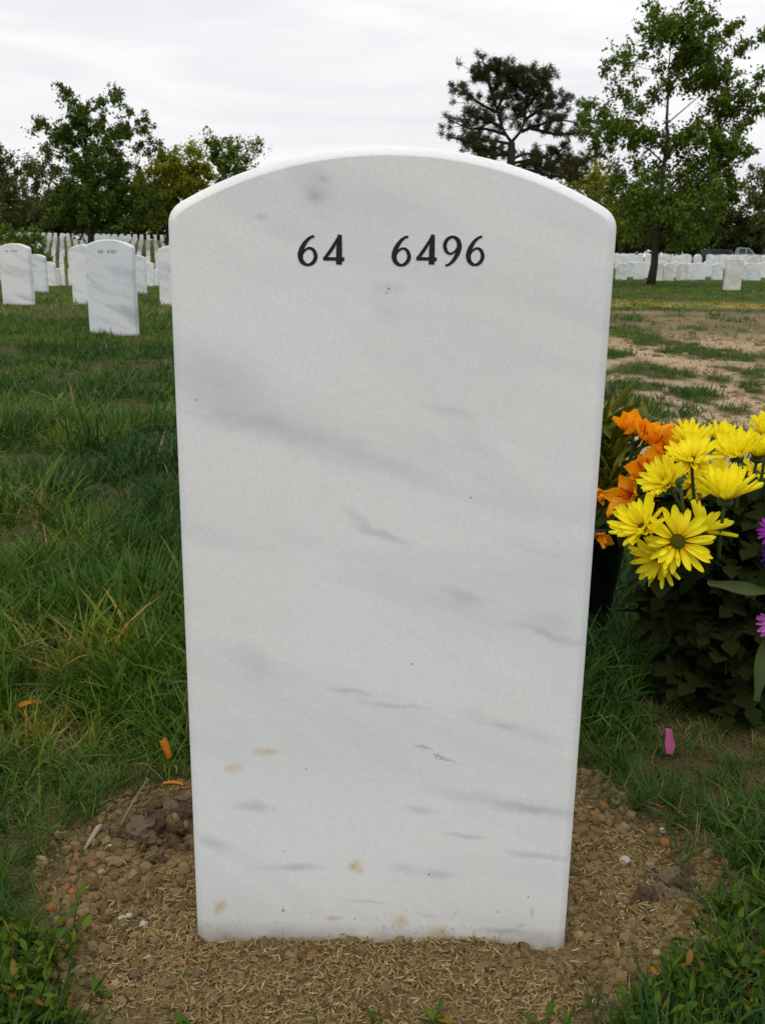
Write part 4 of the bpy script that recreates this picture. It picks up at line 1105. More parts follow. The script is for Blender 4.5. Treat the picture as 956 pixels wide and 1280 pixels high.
for k, (px, py, D, ax, r, lab, op) in enumerate([
    (790, 543, 1.34, (-0.35, -0.45, 0.75), 0.036, 'orange bloom topmost on the spike, by the lance leaves', 45),
    (804, 553, 1.33, (0.1, -0.6, 0.75), 0.042, 'orange bloom second from the top of the spike', 42),
    (818, 562, 1.31, (0.25, -0.45, 0.8), 0.044, 'orange bloom at the upper right of the spike touching the yellow daisies', 40),
    (832, 572, 1.30, (0.4, -0.4, 0.75), 0.040, 'orange bloom right behind the uppermost left yellow daisy', 40),
    (808, 596, 1.29, (-0.3, -0.6, 0.65), 0.046, 'orange bloom half covered by the yellow daisy opening left', 40),
    (794, 622, 1.28, (-0.75, -0.5, 0.35), 0.042, 'orange bloom with a petal pointing left toward the large stone', 35),
    (815, 638, 1.27, (-0.1, -0.85, -0.05), 0.048, 'rusty orange bloom deep behind the left leaning yellow daisy', 50),
    (846, 632, 1.26, (0.3, -0.85, 0.1), 0.036, 'red orange bloom right of the stem of the yellow daisy', 45),
    (806, 672, 1.27, (0.1, -0.8, -0.35), 0.040, 'lowest orange bloom under the left leaning yellow daisy', 40),
    (743, 622, 1.34, (0.3, -0.85, 0.3), 0.024, 'small orange bloom peeping out behind the right edge of the large stone', 40),
    (745, 668, 1.32, (0.3, -0.85, -0.2), 0.028, 'orange bud like bloom low at the right edge of the large stone', 60)]):
    orange_bloom(px, py, D, ax, r, lab, k, op=op)

# upright stems with lance leaves behind the large stone's right edge
def lance_plant(px, py, D, h, n, label, seed, L=(0.05, 0.085), lean=(0, 0, 1), me=None, foot=None):
    rg = np.random.default_rng(500 + seed)
    top = at_depth(px, py, D); ft = np.array(foot if foot is not None else (VASE1[0] - 0.01 + rg.normal(0, 0.01), VASE1[1] + rg.normal(0, 0.01), 0.19))
    root = empty('leafy_stem', tuple(top)); tag(root, label, 'plant')
    pts = bez(np.zeros(3), (ft - top) * 0.5 + np.array([0, 0, 0.02]), ft - top, 9)
    g = Geo(); g.tube(pts, np.linspace(0.0014, 0.0028, 9), 6); link('stem', g.mesh('stem', True), MAT['stem'], root)
    for i in range(n):
        f = i / n
        p = np.array([np.interp(f * h, np.linspace(0, 1, 9), pts[:, k]) for k in range(3)])
        a = i * 2.4 + rg.normal(0, 0.3); e = rg.uniform(0.5, 1.3) + (0.8 if f < 0.1 else 0)
        leaf_on(root, p, (math.cos(a), math.sin(a), e), rg.uniform(*L), me or LANCE, rg)
    return root
lance_plant(757, 528, 1.42, 0.75, 46, 'green stem of lance leaves rising beside the right edge of the large stone', 1)
lance_plant(773, 548, 1.40, 0.8, 40, 'green stem of lance leaves left of the topmost orange bloom', 2)
lance_plant(745, 540, 1.45, 0.8, 36, 'green stem of lance leaves mostly hidden behind the large stone', 3)
lance_plant(764, 596, 1.36, 0.8, 30, 'shorter leafy stem in front of the black vase', 4, (0.03, 0.055))
lance_plant(812, 524, 1.44, 0.5, 16, 'thin green sprig poking up right of the orange spike', 5, (0.03, 0.05))

# dark filler foliage hanging over the second vase
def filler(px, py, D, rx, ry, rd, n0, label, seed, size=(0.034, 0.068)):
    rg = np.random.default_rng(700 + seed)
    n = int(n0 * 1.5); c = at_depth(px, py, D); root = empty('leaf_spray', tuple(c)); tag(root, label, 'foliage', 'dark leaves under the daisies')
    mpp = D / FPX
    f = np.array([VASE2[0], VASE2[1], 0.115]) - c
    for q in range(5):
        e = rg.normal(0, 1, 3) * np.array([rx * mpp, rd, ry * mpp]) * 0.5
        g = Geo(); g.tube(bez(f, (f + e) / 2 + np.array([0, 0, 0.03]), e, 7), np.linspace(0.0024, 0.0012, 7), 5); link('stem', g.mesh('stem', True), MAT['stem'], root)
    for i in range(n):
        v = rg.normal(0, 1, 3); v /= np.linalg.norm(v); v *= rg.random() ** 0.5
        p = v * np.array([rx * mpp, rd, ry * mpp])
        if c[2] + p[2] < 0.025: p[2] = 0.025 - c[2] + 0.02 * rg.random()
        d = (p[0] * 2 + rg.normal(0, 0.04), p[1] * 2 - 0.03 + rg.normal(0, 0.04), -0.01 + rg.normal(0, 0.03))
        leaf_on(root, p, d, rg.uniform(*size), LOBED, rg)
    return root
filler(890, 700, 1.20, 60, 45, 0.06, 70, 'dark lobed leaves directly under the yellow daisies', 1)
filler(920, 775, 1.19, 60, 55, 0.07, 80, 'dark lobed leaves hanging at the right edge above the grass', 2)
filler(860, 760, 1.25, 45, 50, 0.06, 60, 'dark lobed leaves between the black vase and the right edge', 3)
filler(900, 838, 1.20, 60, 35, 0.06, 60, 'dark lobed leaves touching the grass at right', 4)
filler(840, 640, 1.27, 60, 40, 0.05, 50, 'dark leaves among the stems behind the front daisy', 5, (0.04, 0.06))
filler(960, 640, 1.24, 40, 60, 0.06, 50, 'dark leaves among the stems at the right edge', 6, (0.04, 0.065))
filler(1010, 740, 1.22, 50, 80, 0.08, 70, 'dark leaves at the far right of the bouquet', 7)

# two long pale leaves that stand out against the dark
def long_leaf(px0, py0, px1, py1, D0, D1, W, label, bend, mat='blade_leaf'):
    a = at_depth(px0, py0, D0); b = at_depth(px1, py1, D1); L = np.linalg.norm(b - a)
    o = link('long_leaf', blade_shape('long_leaf', L, W, 0.18, bend, 9, 0.05, 0.45, 4), MAT[mat])
    d = Vector(b - a).normalized(); y = Vector((0, -0.75, 0.65)).cross(d).normalized(); z = d.cross(y)
    o.matrix_world = Matrix(((d.x, y.x, z.x, a[0]), (d.y, y.y, z.y, a[1]), (d.z, y.z, z.z, a[2]), (0, 0, 0, 1)))
    tag(o, label, 'leaf'); return o
long_leaf(962, 741, 881, 731, 1.08, 1.04, 0.017, 'long narrow pale leaf lying sideways below the daisies', 0.03)
long_leaf(958, 790, 944, 876, 1.07, 1.03, 0.019, 'pointed leaf hanging down at the right edge above the grass', -0.02)

# the vases
def vase(name, label, xy, z0, z1, r0, r1, mat):
    root = empty(name, (xy[0], xy[1], float(zf(*xy)))); tag(root, label, 'vase')
    prof = [(0.001, z0), (r0, z0), (r1, z1), (r1 * 1.08, z1), (r1 * 1.08, z1 + 0.006), (r1 * 0.93, z1 + 0.006), (r1 * 0.93, z1 - 0.01), (r0 * 0.8, z0 + 0.02), (0.001, z0 + 0.02)]
    V = []; F = []; n = 28
    for r_, z_ in prof:
        for k in range(n): V.append((r_ * math.cos(2 * math.pi * k / n), r_ * math.sin(2 * math.pi * k / n), z_))
    for i in range(len(prof) - 1):
        for k in range(n): F.append((i * n + k, i * n + (k + 1) % n, (i + 1) * n + (k + 1) % n, (i + 1) * n + k))
    half = 3 * n
    me = mesh('cone', V, F, True); link('cone', me, MAT[mat], root)
    return root
vase('flower_vase', 'black cone vase behind the right edge of the large stone', VASE1, -0.06, 0.195, 0.018, 0.052, 'vase')
vase('flower_vase', 'dark green cone vase hidden among leaves at the right edge', VASE2, -0.06, 0.11, 0.02, 0.05, 'vase_green')

# ------------------------------------------------------------------ scatter (turf, soil crumbs, chaff): many instances, one object each
SRC = bpy.data.collections.new('scatter_sources')          # not linked to the scene: only the scattered copies render

def scatter(name, P, rot, scale, idx, tint, variants, mat, label, cat, kind='stuff'):
    n = len(P)
    me = bpy.data.meshes.new(name); me.vertices.add(n); me.vertices.foreach_set('co', np.asarray(P, np.float32).ravel())
    for an, typ, arr, key in (('rot', 'FLOAT_VECTOR', rot, 'vector'), ('scl', 'FLOAT', scale, 'value'), ('idx', 'INT', idx, 'value'), ('tint', 'FLOAT', tint, 'value')):
        a = me.attributes.new(an, typ, 'POINT')
        a.data.foreach_set(key, np.asarray(arr, np.int32 if typ == 'INT' else np.float32).ravel())
    me.materials.append(mat)
    coll = bpy.data.collections.new(name + '_source'); SRC.children.link(coll)
    for i, v in enumerate(variants):
        if not v.materials: v.materials.append(mat)
        coll.objects.link(bpy.data.objects.new('%s_source_%02d' % (name, i), v))
    ng = bpy.data.node_groups.new(name, 'GeometryNodeTree')
    ng.interface.new_socket('Geometry', in_out='INPUT', socket_type='NodeSocketGeometry')
    ng.interface.new_socket('Geometry', in_out='OUTPUT', socket_type='NodeSocketGeometry')
    N = ng.nodes.new; L = ng.links.new
    gi = N('NodeGroupInput'); go = N('NodeGroupOutput')
    mp_ = N('GeometryNodeMeshToPoints'); L(gi.outputs[0], mp_.inputs['Mesh'])
    ci = N('GeometryNodeCollectionInfo'); ci.inputs['Collection'].default_value = coll
    ci.inputs['Separate Children'].default_value = True; ci.inputs['Reset Children'].default_value = True
    iop = N('GeometryNodeInstanceOnPoints'); iop.inputs['Pick Instance'].default_value = True
    L(mp_.outputs[0], iop.inputs['Points']); L(ci.outputs[0], iop.inputs['Instance'])
    def na(nm, typ):
        q = N('GeometryNodeInputNamedAttribute'); q.data_type = typ; q.inputs[0].default_value = nm
        return q.outputs['Attribute']
    L(na('idx', 'INT'), iop.inputs['Instance Index']); L(na('rot', 'FLOAT_VECTOR'), iop.inputs['Rotation']); L(na('scl', 'FLOAT'), iop.inputs['Scale'])
    L(iop.outputs[0], go.inputs[0])                         # point attributes ride along onto the instances
    o = link(name, me); md = o.modifiers.new('scatter', 'NODES'); md.node_group = ng
    tag(o, label, cat, kind=kind); return o

def tuft(seed, n, Lr, wd, rad, segs=4, lean=0.45, dry=0.1):
    rg = np.random.default_rng(seed)
    V = []; F = []; C = []
    for k in range(n):
        a = rg.uniform(0, 2 * math.pi); rr = rad * math.sqrt(rg.random())
        p = np.array([rr * math.cos(a), rr * math.sin(a), -0.006])
        b = rg.uniform(0, 2 * math.pi); L = rg.uniform(*Lr); ln = abs(rg.normal(0, lean)); cu = rg.uniform(0.1, 1.25)
        dr = np.array([math.cos(b), math.sin(b), 0]); sd = np.array([-math.sin(b + rg.normal(0, .6)), math.cos(b + rg.normal(0, .6)), 0])
        b0 = len(V); isd = rg.random() < dry; br = np.clip(rg.normal(0.5, 0.22), 0, 1)
        for i in range(segs + 1):
            t = i / segs; ang = ln + cu * t * 1.1
            if i: p = p + (np.array([0, 0, 1]) * math.cos(ang) + dr * math.sin(ang)) * L / segs
            ww = wd * (1 - t ** 2.2) * (0.75 + 0.5 * min(t, 0.4)) * (0.75 if isd else 1)
            if i < segs: V += [p - sd * ww / 2, p + sd * ww / 2]; C += [(br, float(isd), 0)] * 2
            else: V.append(p); C.append((br, float(isd), 0))
        for i in range(segs - 1): F.append((b0 + 2 * i, b0 + 2 * i + 1, b0 + 2 * i + 3, b0 + 2 * i + 2))
        F.append((b0 + 2 * segs - 2, b0 + 2 * segs - 1, b0 + 2 * segs))
    me = mesh('tuft', V, F, True); vcol(me, 'blade', C); return me

def grass_mat():
    n = NT('grass_blade')
    t = n.attr('tint', 'INSTANCER', 'Fac')
    b = n.n('ShaderNodeSeparateColor'); n.l(n.attr('blade'), b.inputs[0])
    c = n.ramp(t, [(0.0, (0.020, 0.060, 0.009)), (0.35, (0.050, 0.114, 0.009)), (0.62, (0.108, 0.168, 0.012)), (0.82, (0.21, 0.185, 0.022)), (1.0, (0.36, 0.245, 0.065))])
    c = n.mix(1.0, c, n.ramp(b.outputs[0], [(0.0, (0.55, 0.60, 0.55)), (0.5, (1, 1, 1)), (1.0, (1.6, 1.5, 2.2))]), 'MULTIPLY')
    c = n.mix(b.outputs[1], c, (0.36, 0.265, 0.115))
    return n.done(n.leafy(c, 0.28, 0.45, 0.18))
MAT['grass'] = grass_mat()
NEAR = [tuft(i, 15, (0.035, 0.105), 0.0034, 0.021, 5, 0.66, 0.06) for i in range(6)] + [tuft(20 + i, 12, (0.03, 0.075), 0.0024, 0.022, 4, 0.7, 0.75) for i in range(2)]
MIDT = [tuft(40 + i, 22, (0.03, 0.07), 0.0042, 0.045, 3, 0.45, 0.07) for i in range(4)]
FART = [tuft(60 + i, 26, (0.035, 0.07), 0.0085, 0.11, 2, 0.4, 0.04) for i in range(3)]
VARS = NEAR + MIDT + FART

def cand(n, r0, r1, az0=-48, az1=48):
    rr = np.sqrt(rng.uniform(r0 ** 2, r1 ** 2, n)); a = np.radians(rng.uniform(az0, az1, n))
    return rr * np.sin(a), rr * np.cos(a), rr

def occupied(x, y):
    """inside the large stone or the vases, or hidden deep behind the large stone"""
    m = (np.abs(x - SX) < 0.166) & (y > SY - 0.004) & (y < SY + 0.11)
    for v in (VASE1, VASE2): m |= np.hypot(x - v[0], y - v[1]) < 0.035
    return m

G = dict(P=[], r=[], s=[], i=[], t=[])
DRY = [(on_ground(a, b), c) for a, b, c in ((100, 840, 0.085), (62, 930, 0.07), (30, 655, 0.16), (75, 530, 0.22), (140, 527, 0.28), (110, 560, 0.15), (70, 700, 0.10), (60, 1105, 0.035), (735, 1010, 0.03), (900, 930, 0.06), (830, 880, 0.05))]
def dry_spots(x, y):
    q = np.zeros(len(x))
    for p, r_ in DRY: q = np.maximum(q, np.exp(-(((x - p[0]) / (r_ * 1.4)) ** 2 + ((y - p[1]) / r_) ** 2)))
    return q

def add_grass(n, r0, r1, lo, hi, base_s):
    x, y, rr = cand(n, r0, r1)
    azd = np.degrees(np.arctan2(x, y))
    sd = bed_sd(x, y) if r0 < 2.2 else np.full(n, -1.0)
    jag = (fbm(x, y, 20, 41, 3) - 0.5) * 0.07
    pk = 1 - sstep(-0.045, 0.012, sd + jag)
    sw = sand_w(x, y)
    pk = pk * (1 - (0.90 + 0.09 * sstep(0.45, 0.6, fbm(x, y, 3.1, 57, 3))) * sstep(0.25, 0.75, sw))
    bare = sstep(0.62, 0.74, fbm(x, y, 2.4, 91, 3)) * (1 - sstep(4, 7, rr)) * 0.55
    keep = (rng.random(n) < pk * (1 - bare)) & ~occupied(x, y)
    x, y, rr, azd, sd, sw = (q[keep] for q in (x, y, rr, azd, sd, sw)); m = len(x)
    clump = fbm(x, y, 4.5, 55, 2); big = fbm(x, y, 1.3, 61, 2); flow = fbm(x, y, 2.2, 77, 2) * 12
    s = base_s * (0.48 + 1.05 * sstep(0.2, 0.8, clump)) * rng.uniform(0.75, 1.2, m)
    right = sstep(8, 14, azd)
    s *= 1 - 0.25 * right * sstep(2, 3, rr)
    s *= 0.75 + 0.25 * sstep(0.0, 0.10, -sd)
    mow = np.where(rr > 4, 0.72, 1.0); s *= mow
    q0 = px_ground(850, 1215); s *= 1 - 0.45 * np.exp(-(((x - q0[0]) / 0.20) ** 2 + ((y - q0[1]) / 0.13) ** 2))
    q1 = px_ground(30, 1230); s *= 1 - 0.25 * np.exp(-(((x - q1[0]) / 0.10) ** 2 + ((y - q1[1]) / 0.10) ** 2))
    tilt = rng.normal(0.34, 0.18, m) * (1 - 0.5 * sstep(4, 8, rr))
    t = 0.25 + 0.60 * (big - 0.5) + rng.normal(0, 0.11, m)
    dryp = np.maximum(0.6 * sstep(0.60, 0.74, fbm(x, y, 2.0, 101, 3)), sstep(0.3, 0.75, dry_spots(x, y) + 0.35 * (fbm(x, y, 14, 103, 2) - 0.5)))
    t = t + dryp * rng.uniform(0.1, 0.5, m) * (1 - 0.5 * sstep(5, 9, rr))
    t = t + 0.10 * sstep(3, 9, rr)
    t = t - 0.22 * right * (1 - sstep(1.6, 2.4, rr)); s *= 1 - 0.28 * right * (1 - sstep(1.8, 2.4, rr))  # near right: bouquet's shade painted into the grass tint, blades also shorter
    t = np.where((sw > 0.2), t - 0.02, t)
    band = sstep(12.0, 12.6, y) * (1 - sstep(13.6, 14.6, y)) * right
    t = t + band * rng.uniform(0.15, 0.55, m)
    idx = rng.integers(lo, hi, m)
    if lo == 0: idx = np.where(rng.random(m) < 0.07 + 0.50 * dryp, rng.integers(6, 8, m), rng.integers(0, 6, m))
    # tilt about a horizontal axis perpendicular to the local flow, then a random spin about the blade's own foot
    rx = tilt * np.cos(flow); ry = tilt * np.sin(flow)
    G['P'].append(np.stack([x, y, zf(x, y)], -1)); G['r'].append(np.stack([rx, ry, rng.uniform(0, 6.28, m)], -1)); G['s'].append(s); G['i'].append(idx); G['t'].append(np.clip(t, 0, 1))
area = lambda r0, r1: math.radians(96) / 2 * (r1 * r1 - r0 * r0)
add_grass(int(area(0.45, 2.0) * 3300), 0.45, 2.0, 0, 8, 1.05)
add_grass(int(area(2.0, 3.6) * 1500), 2.0, 3.6, 0, 8, 1.15)
add_grass(int(area(3.6, 9.0) * 420), 3.6, 9.0, 8, 12, 1.25)
add_grass(int(area(9.0, 32.0) * 52), 9.0, 32.0, 12, 15, 1.25)
print('grass tufts', sum(len(p) for p in G['P']))
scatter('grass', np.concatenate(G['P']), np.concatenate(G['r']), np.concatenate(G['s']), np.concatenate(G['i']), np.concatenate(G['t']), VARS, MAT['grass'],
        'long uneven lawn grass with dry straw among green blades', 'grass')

# soil crumbs and chaff on the bed
def clod(seed, sub=2, flat=0.75, rough=0.42):
    rg = np.random.default_rng(seed)
    bm = bmesh.new(); bmesh.ops.create_icosphere(bm, subdivisions=sub, radius=1.0)
    off = rg.uniform(0, 50, 3)
    from mathutils import noise as mn
    for v in bm.verts:
        k = 1 + rough * mn.noise(v.co * 1.6 + Vector(off)) + rough * 0.55 * mn.noise(v.co * 4.0 + Vector(off)) + rough * 0.3 * mn.noise(v.co * 9.0 + Vector(off))
        v.co = v.co * k
        v.co.z *= flat; v.co.x *= 1.15
    return bm_mesh('clod', bm, sub > 2)
def earth_mat(name, stops, rough=0.95):
    n = NT(name)
    t = n.attr('tint', 'INSTANCER', 'Fac')
    c = n.ramp(t, stops)
    nz_ = n.noise(3.0, 4, 0.65); c = n.mix(n.math('MULTIPLY', nz_, 0.55), c, tuple(v * 0.45 for v in stops[1][1]))
    return n.done(n.principled(c, rough, 0.12, n.bump(nz_, 0.5, 0.2)))
MAT['crumb'] = earth_mat('soil_crumb', [(0.0, (0.10, 0.062, 0.025)), (0.45, (0.215, 0.150, 0.066)), (0.8, (0.33, 0.24, 0.115)), (1.0, (0.38, 0.18, 0.06))])
MAT['chaff'] = earth_mat('seed_chaff', [(0.0, (0.26, 0.165, 0.060)), (0.5, (0.46, 0.325, 0.135)), (0.9, (0.64, 0.49, 0.25)), (1.0, (0.72, 0.60, 0.38))], 0.7)
MAT['sandgrain'] = earth_mat('sandy_clod', [(0.0, (0.22, 0.155, 0.09)), (0.5, (0.34, 0.245, 0.145)), (0.9, (0.46, 0.35, 0.23)), (1.0, (0.55, 0.5, 0.42))])

bx0, by0 = BED.min(0) - 0.05; bx1, by1 = BED.max(0) + 0.05
by0 = max(by0, 0.50)
def bed_points(n, edge=0.02):
    x = rng.uniform(bx0, bx1, n); y = rng.uniform(by0, by1, n)
    k = (bed_sd(x, y) + (fbm(x, y, 22, 41, 3) - 0.5) * 0.05 > -edge) & ~((np.abs(x - SX) < 0.163) & (y > SY) & (y < SY + 0.10))
    return x[k], y[k]
x, y = bed_points(46000, 0.03)
m = len(x)
coarse = fbm(x, y, 9, 13, 2)
# coarser crumbs toward the sides of the bed, finer chaff in front of the stone
side = sstep(0.10, 0.22, np.abs(x)) + sstep(0.66, 0.72, y) * 0.6
s = 0.0011 * (1 + rng.pareto(2.3, m) * (0.55 + 0.9 * side) * (0.5 + coarse)); s = np.clip(s * 0.66, 0.0008, 0.0055)
holed = np.exp(-(((x - HOLE[0]) / 0.05) ** 2 + ((y - HOLE[1] - 0.02) / 0.06) ** 2))
s = np.clip(s * (1 + 0.8 * holed), 0, 0.0085)
tint = np.clip(rng.normal(0.48, 0.2, m) - 0.32 * holed + 0.15 * (coarse - 0.5), 0, 0.97); tint = np.where(rng.random(m) < 0.012, 1.0, tint)
scatter('soil_crumbs', np.stack([x, y, zf(x, y) + s * 0.25], -1), np.stack([rng.uniform(0, 6, m), rng.uniform(-.6, .6, m), rng.uniform(0, 6, m)], -1), s, rng.integers(0, 7, m), tint,
        [clod(i) for i in range(7)], MAT['crumb'], 'brown soil crumbs and grit around the foot of the large stone', 'soil')
def chaff(seed):
    rg = np.random.default_rng(seed)
    V = []; F = []
    n = 4; b = rg.uniform(-0.05, 0.05)
    for i in range(n):
        t = i / (n - 1); w_ = 0.085 * math.sin(math.pi * (0.12 + 0.8 * t)) * rg.uniform(0.8, 1.1)
        for q in ((-w_, 0.0), (0, w_ * 0.9), (w_, 0.0)): V.append((t - 0.5, q[0] + b * (t - .5) ** 2 * 4, q[1] + rg.uniform(-.02, .1) * (t - .5)))
    for i in range(n - 1):
        a = 3 * i; F += [(a, a + 3, a + 4, a + 1), (a + 1, a + 4, a + 5, a + 2)]
    return mesh('chaff', V, F, True)
x, y = bed_points(60000, 0.0)
w_ = (0.12 + 1.05 * sstep(0.42, 0.60, fbm(x, y, 8, 23, 3))) * (0.35 + 0.65 * (1 - sstep(0.02, 0.0, bed_sd(x, y)))) * (1 - 0.5 * sstep(0.15, 0.3, np.abs(x)))
w_ *= 1 - 0.9 * np.exp(-(((x - HOLE[0]) / 0.05) ** 2 + ((y - HOLE[1] - 0.02) / 0.07) ** 2))
k = rng.random(len(x)) < w_; x = x[k]; y = y[k]; m = len(x)
s = 0.0025 + 0.0085 * rng.beta(2.0, 2.6, m)
scatter('seed_chaff', np.stack([x, y, zf(x, y) + rng.uniform(0.0015, 0.0055, m)], -1), np.stack([rng.normal(0, .5, m), rng.normal(0, .35, m), rng.uniform(0, 6.28, m)], -1), s, rng.integers(0, 6, m), np.clip(rng.normal(0.42, 0.28, m), 0, 1),
        [chaff(i) for i in range(6)], MAT['chaff'], 'straw coloured seed hulls and chips strewn over the soil', 'chaff')
# clods and crumbs on the sandy field
x, y, rr = cand(26000, 2.3, 12.5, 9, 32)
sw = sand_w(x, y); k = rng.random(len(x)) < sw * (0.25 + 0.75 * sstep(0.4, 0.7, fbm(x, y, 2.5, 29, 3))) ; x = x[k]; y = y[k]; m = len(x)
s = np.clip(0.003 * (1 + rng.pareto(2.4, m)), 0.002, 0.024)
scatter('sandy_clods', np.stack([x, y, zf(x, y) + s * 0.2], -1), np.stack([rng.uniform(0, 6, m), rng.uniform(-.6, .6, m), rng.uniform(0, 6, m)], -1), s, rng.integers(0, 4, m), np.clip(rng.normal(0.45, 0.2, m), 0, 1),
        [clod(20 + i) for i in range(4)], MAT['sandgrain'], 'sandy clods scattered over the bare field at right', 'sand')

# ------------------------------------------------------------------ single stones, clods, petals and twigs on the ground
def rock_mat(name, col):
    n = NT(name); nz_ = n.noise(60, 5, 0.7)
    c = n.mix(nz_, tuple(v * 0.72 for v in col), tuple(min(0.9, v * 1.2) for v in col))
    return n.done(n.principled(c, 0.85, 0.2, n.bump(nz_, 0.6, 0.004)))
ROCK = {k: rock_mat(k + '_stone', c) for k, c in dict(white=(0.50, 0.46, 0.38), tan=(0.36, 0.27, 0.15), ochre=(0.42, 0.29, 0.12), rust=(0.30, 0.15, 0.06), grey=(0.25, 0.23, 0.19), brown=(0.16, 0.115, 0.07), dark=(0.085, 0.056, 0.030), yellow=(0.40, 0.33, 0.17)).items()}
def pebble(px, py, w, kind, label, seed, name='pebble', cat='pebble', flat=0.75, group=None, rough=0.3):
    p = on_ground(px, py); dist = np.linalg.norm(p - CAM); r = w * (0.40 if cat == 'pebble' else 0.5) * dist / FPX
    me = clod(100 + seed, 3 if w > 12 else 2, flat, rough)
    if name == 'soil_clod': me.polygons.foreach_set('use_smooth', np.zeros(len(me.polygons), bool))
    o = link(name, me, ROCK[kind]); o.location = (p[0], p[1], p[2] + r * 0.42 + 0.001); o.scale = (r, r, r)
    o.rotation_euler = (random.uniform(-.3, .3), random.uniform(-.3, .3), random.uniform(0, 6.28))
    tag(o, label, cat, group); return o
for k, (px, py, w, kind, lab) in enumerate([
    (53, 1080, 16, 'ochre', 'pale ochre stone at the grass edge, leftmost of the stones'), (92, 1092, 13, 'rust', 'rusty orange pebble right of the pale ochre stone'), (96, 1072, 10, 'rust', 'small rusty pebble above the rusty orange one'),
    (116, 1084, 12, 'rust', 'reddish brown pebble below the pale twig'), (117, 1137, 12, 'grey', 'round grey pebble left of the two white chips'), (153, 1151, 11, 'white', 'white chip, left one of the touching pair'),
    (162, 1147, 9, 'white', 'white chip, right one of the touching pair'), (179, 1160, 14, 'white', 'flat whitish stone right of the white pair'), (100, 1218, 17, 'tan', 'tan stone beside the left weeds, below the round grey pebble'),
    (145, 1234, 13, 'yellow', 'yellowish pebble right of the small seedling at lower left'), (106, 1264, 13, 'tan', 'tan pebble near the bottom edge beside the left weeds'), (246, 1221, 16, 'brown', 'rounded brown stone in front of the left corner of the large stone'),
    (168, 1222, 15, 'brown', 'brown stone between the seedling and the rounded brown stone'), (127, 1093, 11, 'tan', 'tan pebble right of the reddish brown one'), (139, 1059, 7, 'white', 'tiny white chip under the dark soil heap'), (228, 1207, 10, 'rust', 'small orange brown pebble left of the rounded brown stone'),
    (780, 1079, 15, 'white', 'cream flat stone on the right soil, left one of two'), (812, 1085, 14, 'grey', 'pale grey stone on the right soil, right one of two'), (827, 1041, 10, 'white', 'whitish pebble at the grass edge right of the large stone'),
    (876, 1126, 5, 'white', 'small white pebble at the right end of the soil'), (867, 1157, 6, 'white', 'round bright white pellet on the right soil'), (866, 1170, 8, 'yellow', 'small yellowish pebble below the bright white pellet'),
    (820, 1194, 11, 'yellow', 'yellowish pebble by the tip of the right weeds'), (821, 1073, 8, 'ochre', 'ochre pebble above the pale grey stone'), (765, 1146, 18, 'brown', 'brown clod right of the lower right corner of the large stone'),
    (723, 1172, 14, 'tan', 'tan clod close by the lower right corner of the large stone'), (780, 1036, 12, 'grey', 'grey pebble near the right side of the large stone')]):
    pebble(px, py, w, kind, lab, k)
for k, (px, py, w) in enumerate([(178, 1042, 28), (198, 1034, 24), (226, 1040, 22), (190, 1056, 17), (232, 1020, 22), (174, 1062, 16), (214, 1014, 18), (236, 1066, 15), (163, 1050, 13), (232, 1002, 14), (207, 1080, 12), (190, 1018, 14), (210, 1028, 15), (222, 1060, 13), (184, 1030, 12)]):
    pebble(px, py, w, 'dark' if k % 3 else 'brown', 'dark damp soil clod in the heap by the left foot of the large stone', 60 + k, 'soil_clod', 'soil clod', 0.8, 'clods heaped by the left foot of the stone', 0.55)
for k, (px, py, w) in enumerate([(806, 1128, 24), (835, 1102, 22), (852, 1112, 20), (822, 1118, 18), (858, 1094, 16), (842, 1124, 16)]):
    pebble(px, py, w, 'brown' if k % 2 else 'dark', 'brown soil clod in the small heap at the right end of the soil', 80 + k, 'soil_clod', 'soil clod', 0.8, 'clods heaped at the right end of the soil', 0.55)
g = Geo(); p0 = on_ground(106, 1066); p1 = on_ground(127, 1040); mid = (p0 + p1) / 2 + np.array([0.002, 0, 0.012])
g.tube(bez(p0 + [0, 0, .003], mid, p1 + [0, 0, .008], 7), [0.0016, 0.0022, 0.0026, 0.0026, 0.0030, 0.0034, 0.0022], 6)
tag(link('twig', g.mesh('twig', True), plain_mat('pale_twig', (0.24, 0.22, 0.16), 0.8, 0.2, 0.3, 80)), 'pale dry twig lying at the grass edge left of the soil', 'twig')
g = Geo(); p0 = on_ground(152, 1042) + [0, 0, .01]; p1 = on_ground(188, 1003) + [0, 0, .03]
g.tube(bez(p0, (p0 + p1) / 2 + [0, 0, .006], p1, 6), np.linspace(0.0014, 0.0006, 6), 5)
tag(link('dry_stalk', g.mesh('dry_stalk', True), plain_mat('dry_stalk', (0.20, 0.16, 0.10), 0.8, 0.2, 0.3, 80)), 'thin dry stalk leaning over the dark soil heap', 'stalk')

def fallen(px, py, L, wd, kind, label, rot, lift, seed, up=0.0):
    rg = np.random.default_rng(seed); p = on_ground(px, py); d = np.linalg.norm(p - CAM); Lm = L * d / FPX
    o = link('fallen_petal', blade_shape('fallen_petal', Lm, wd * d / FPX * 1.05, 0.55, (-0.55 + up) * 1.3, 11, 0.02, 0.38, 5), MAT[kind])
    o.location = (p[0], p[1], p[2] + lift * 0.75); o.rotation_euler = rot; tag(o, label, 'petal', None); return o
MAT['debris_orange'] = plain_mat('fallen_orange_petal', (0.36, 0.125, 0.010), 0.6, 0.2, 0.25, 120)
MAT['debris_pink'] = petal_mat('fallen_pink_petal', (0.42, 0.10, 0.22), (0.32, 0.03, 0.13), 0.3)
fallen(28, 910, 19, 8, 'debris_orange', 'curled orange petal in the grass near the left edge', (0.3, -0.7, 0.3), 0.035, 1)
fallen(204, 958, 21, 9, 'debris_orange', 'orange petal in the grass close to the left side of the large stone', (0.2, 0.5, -0.9), 0.045, 2, 0.2)
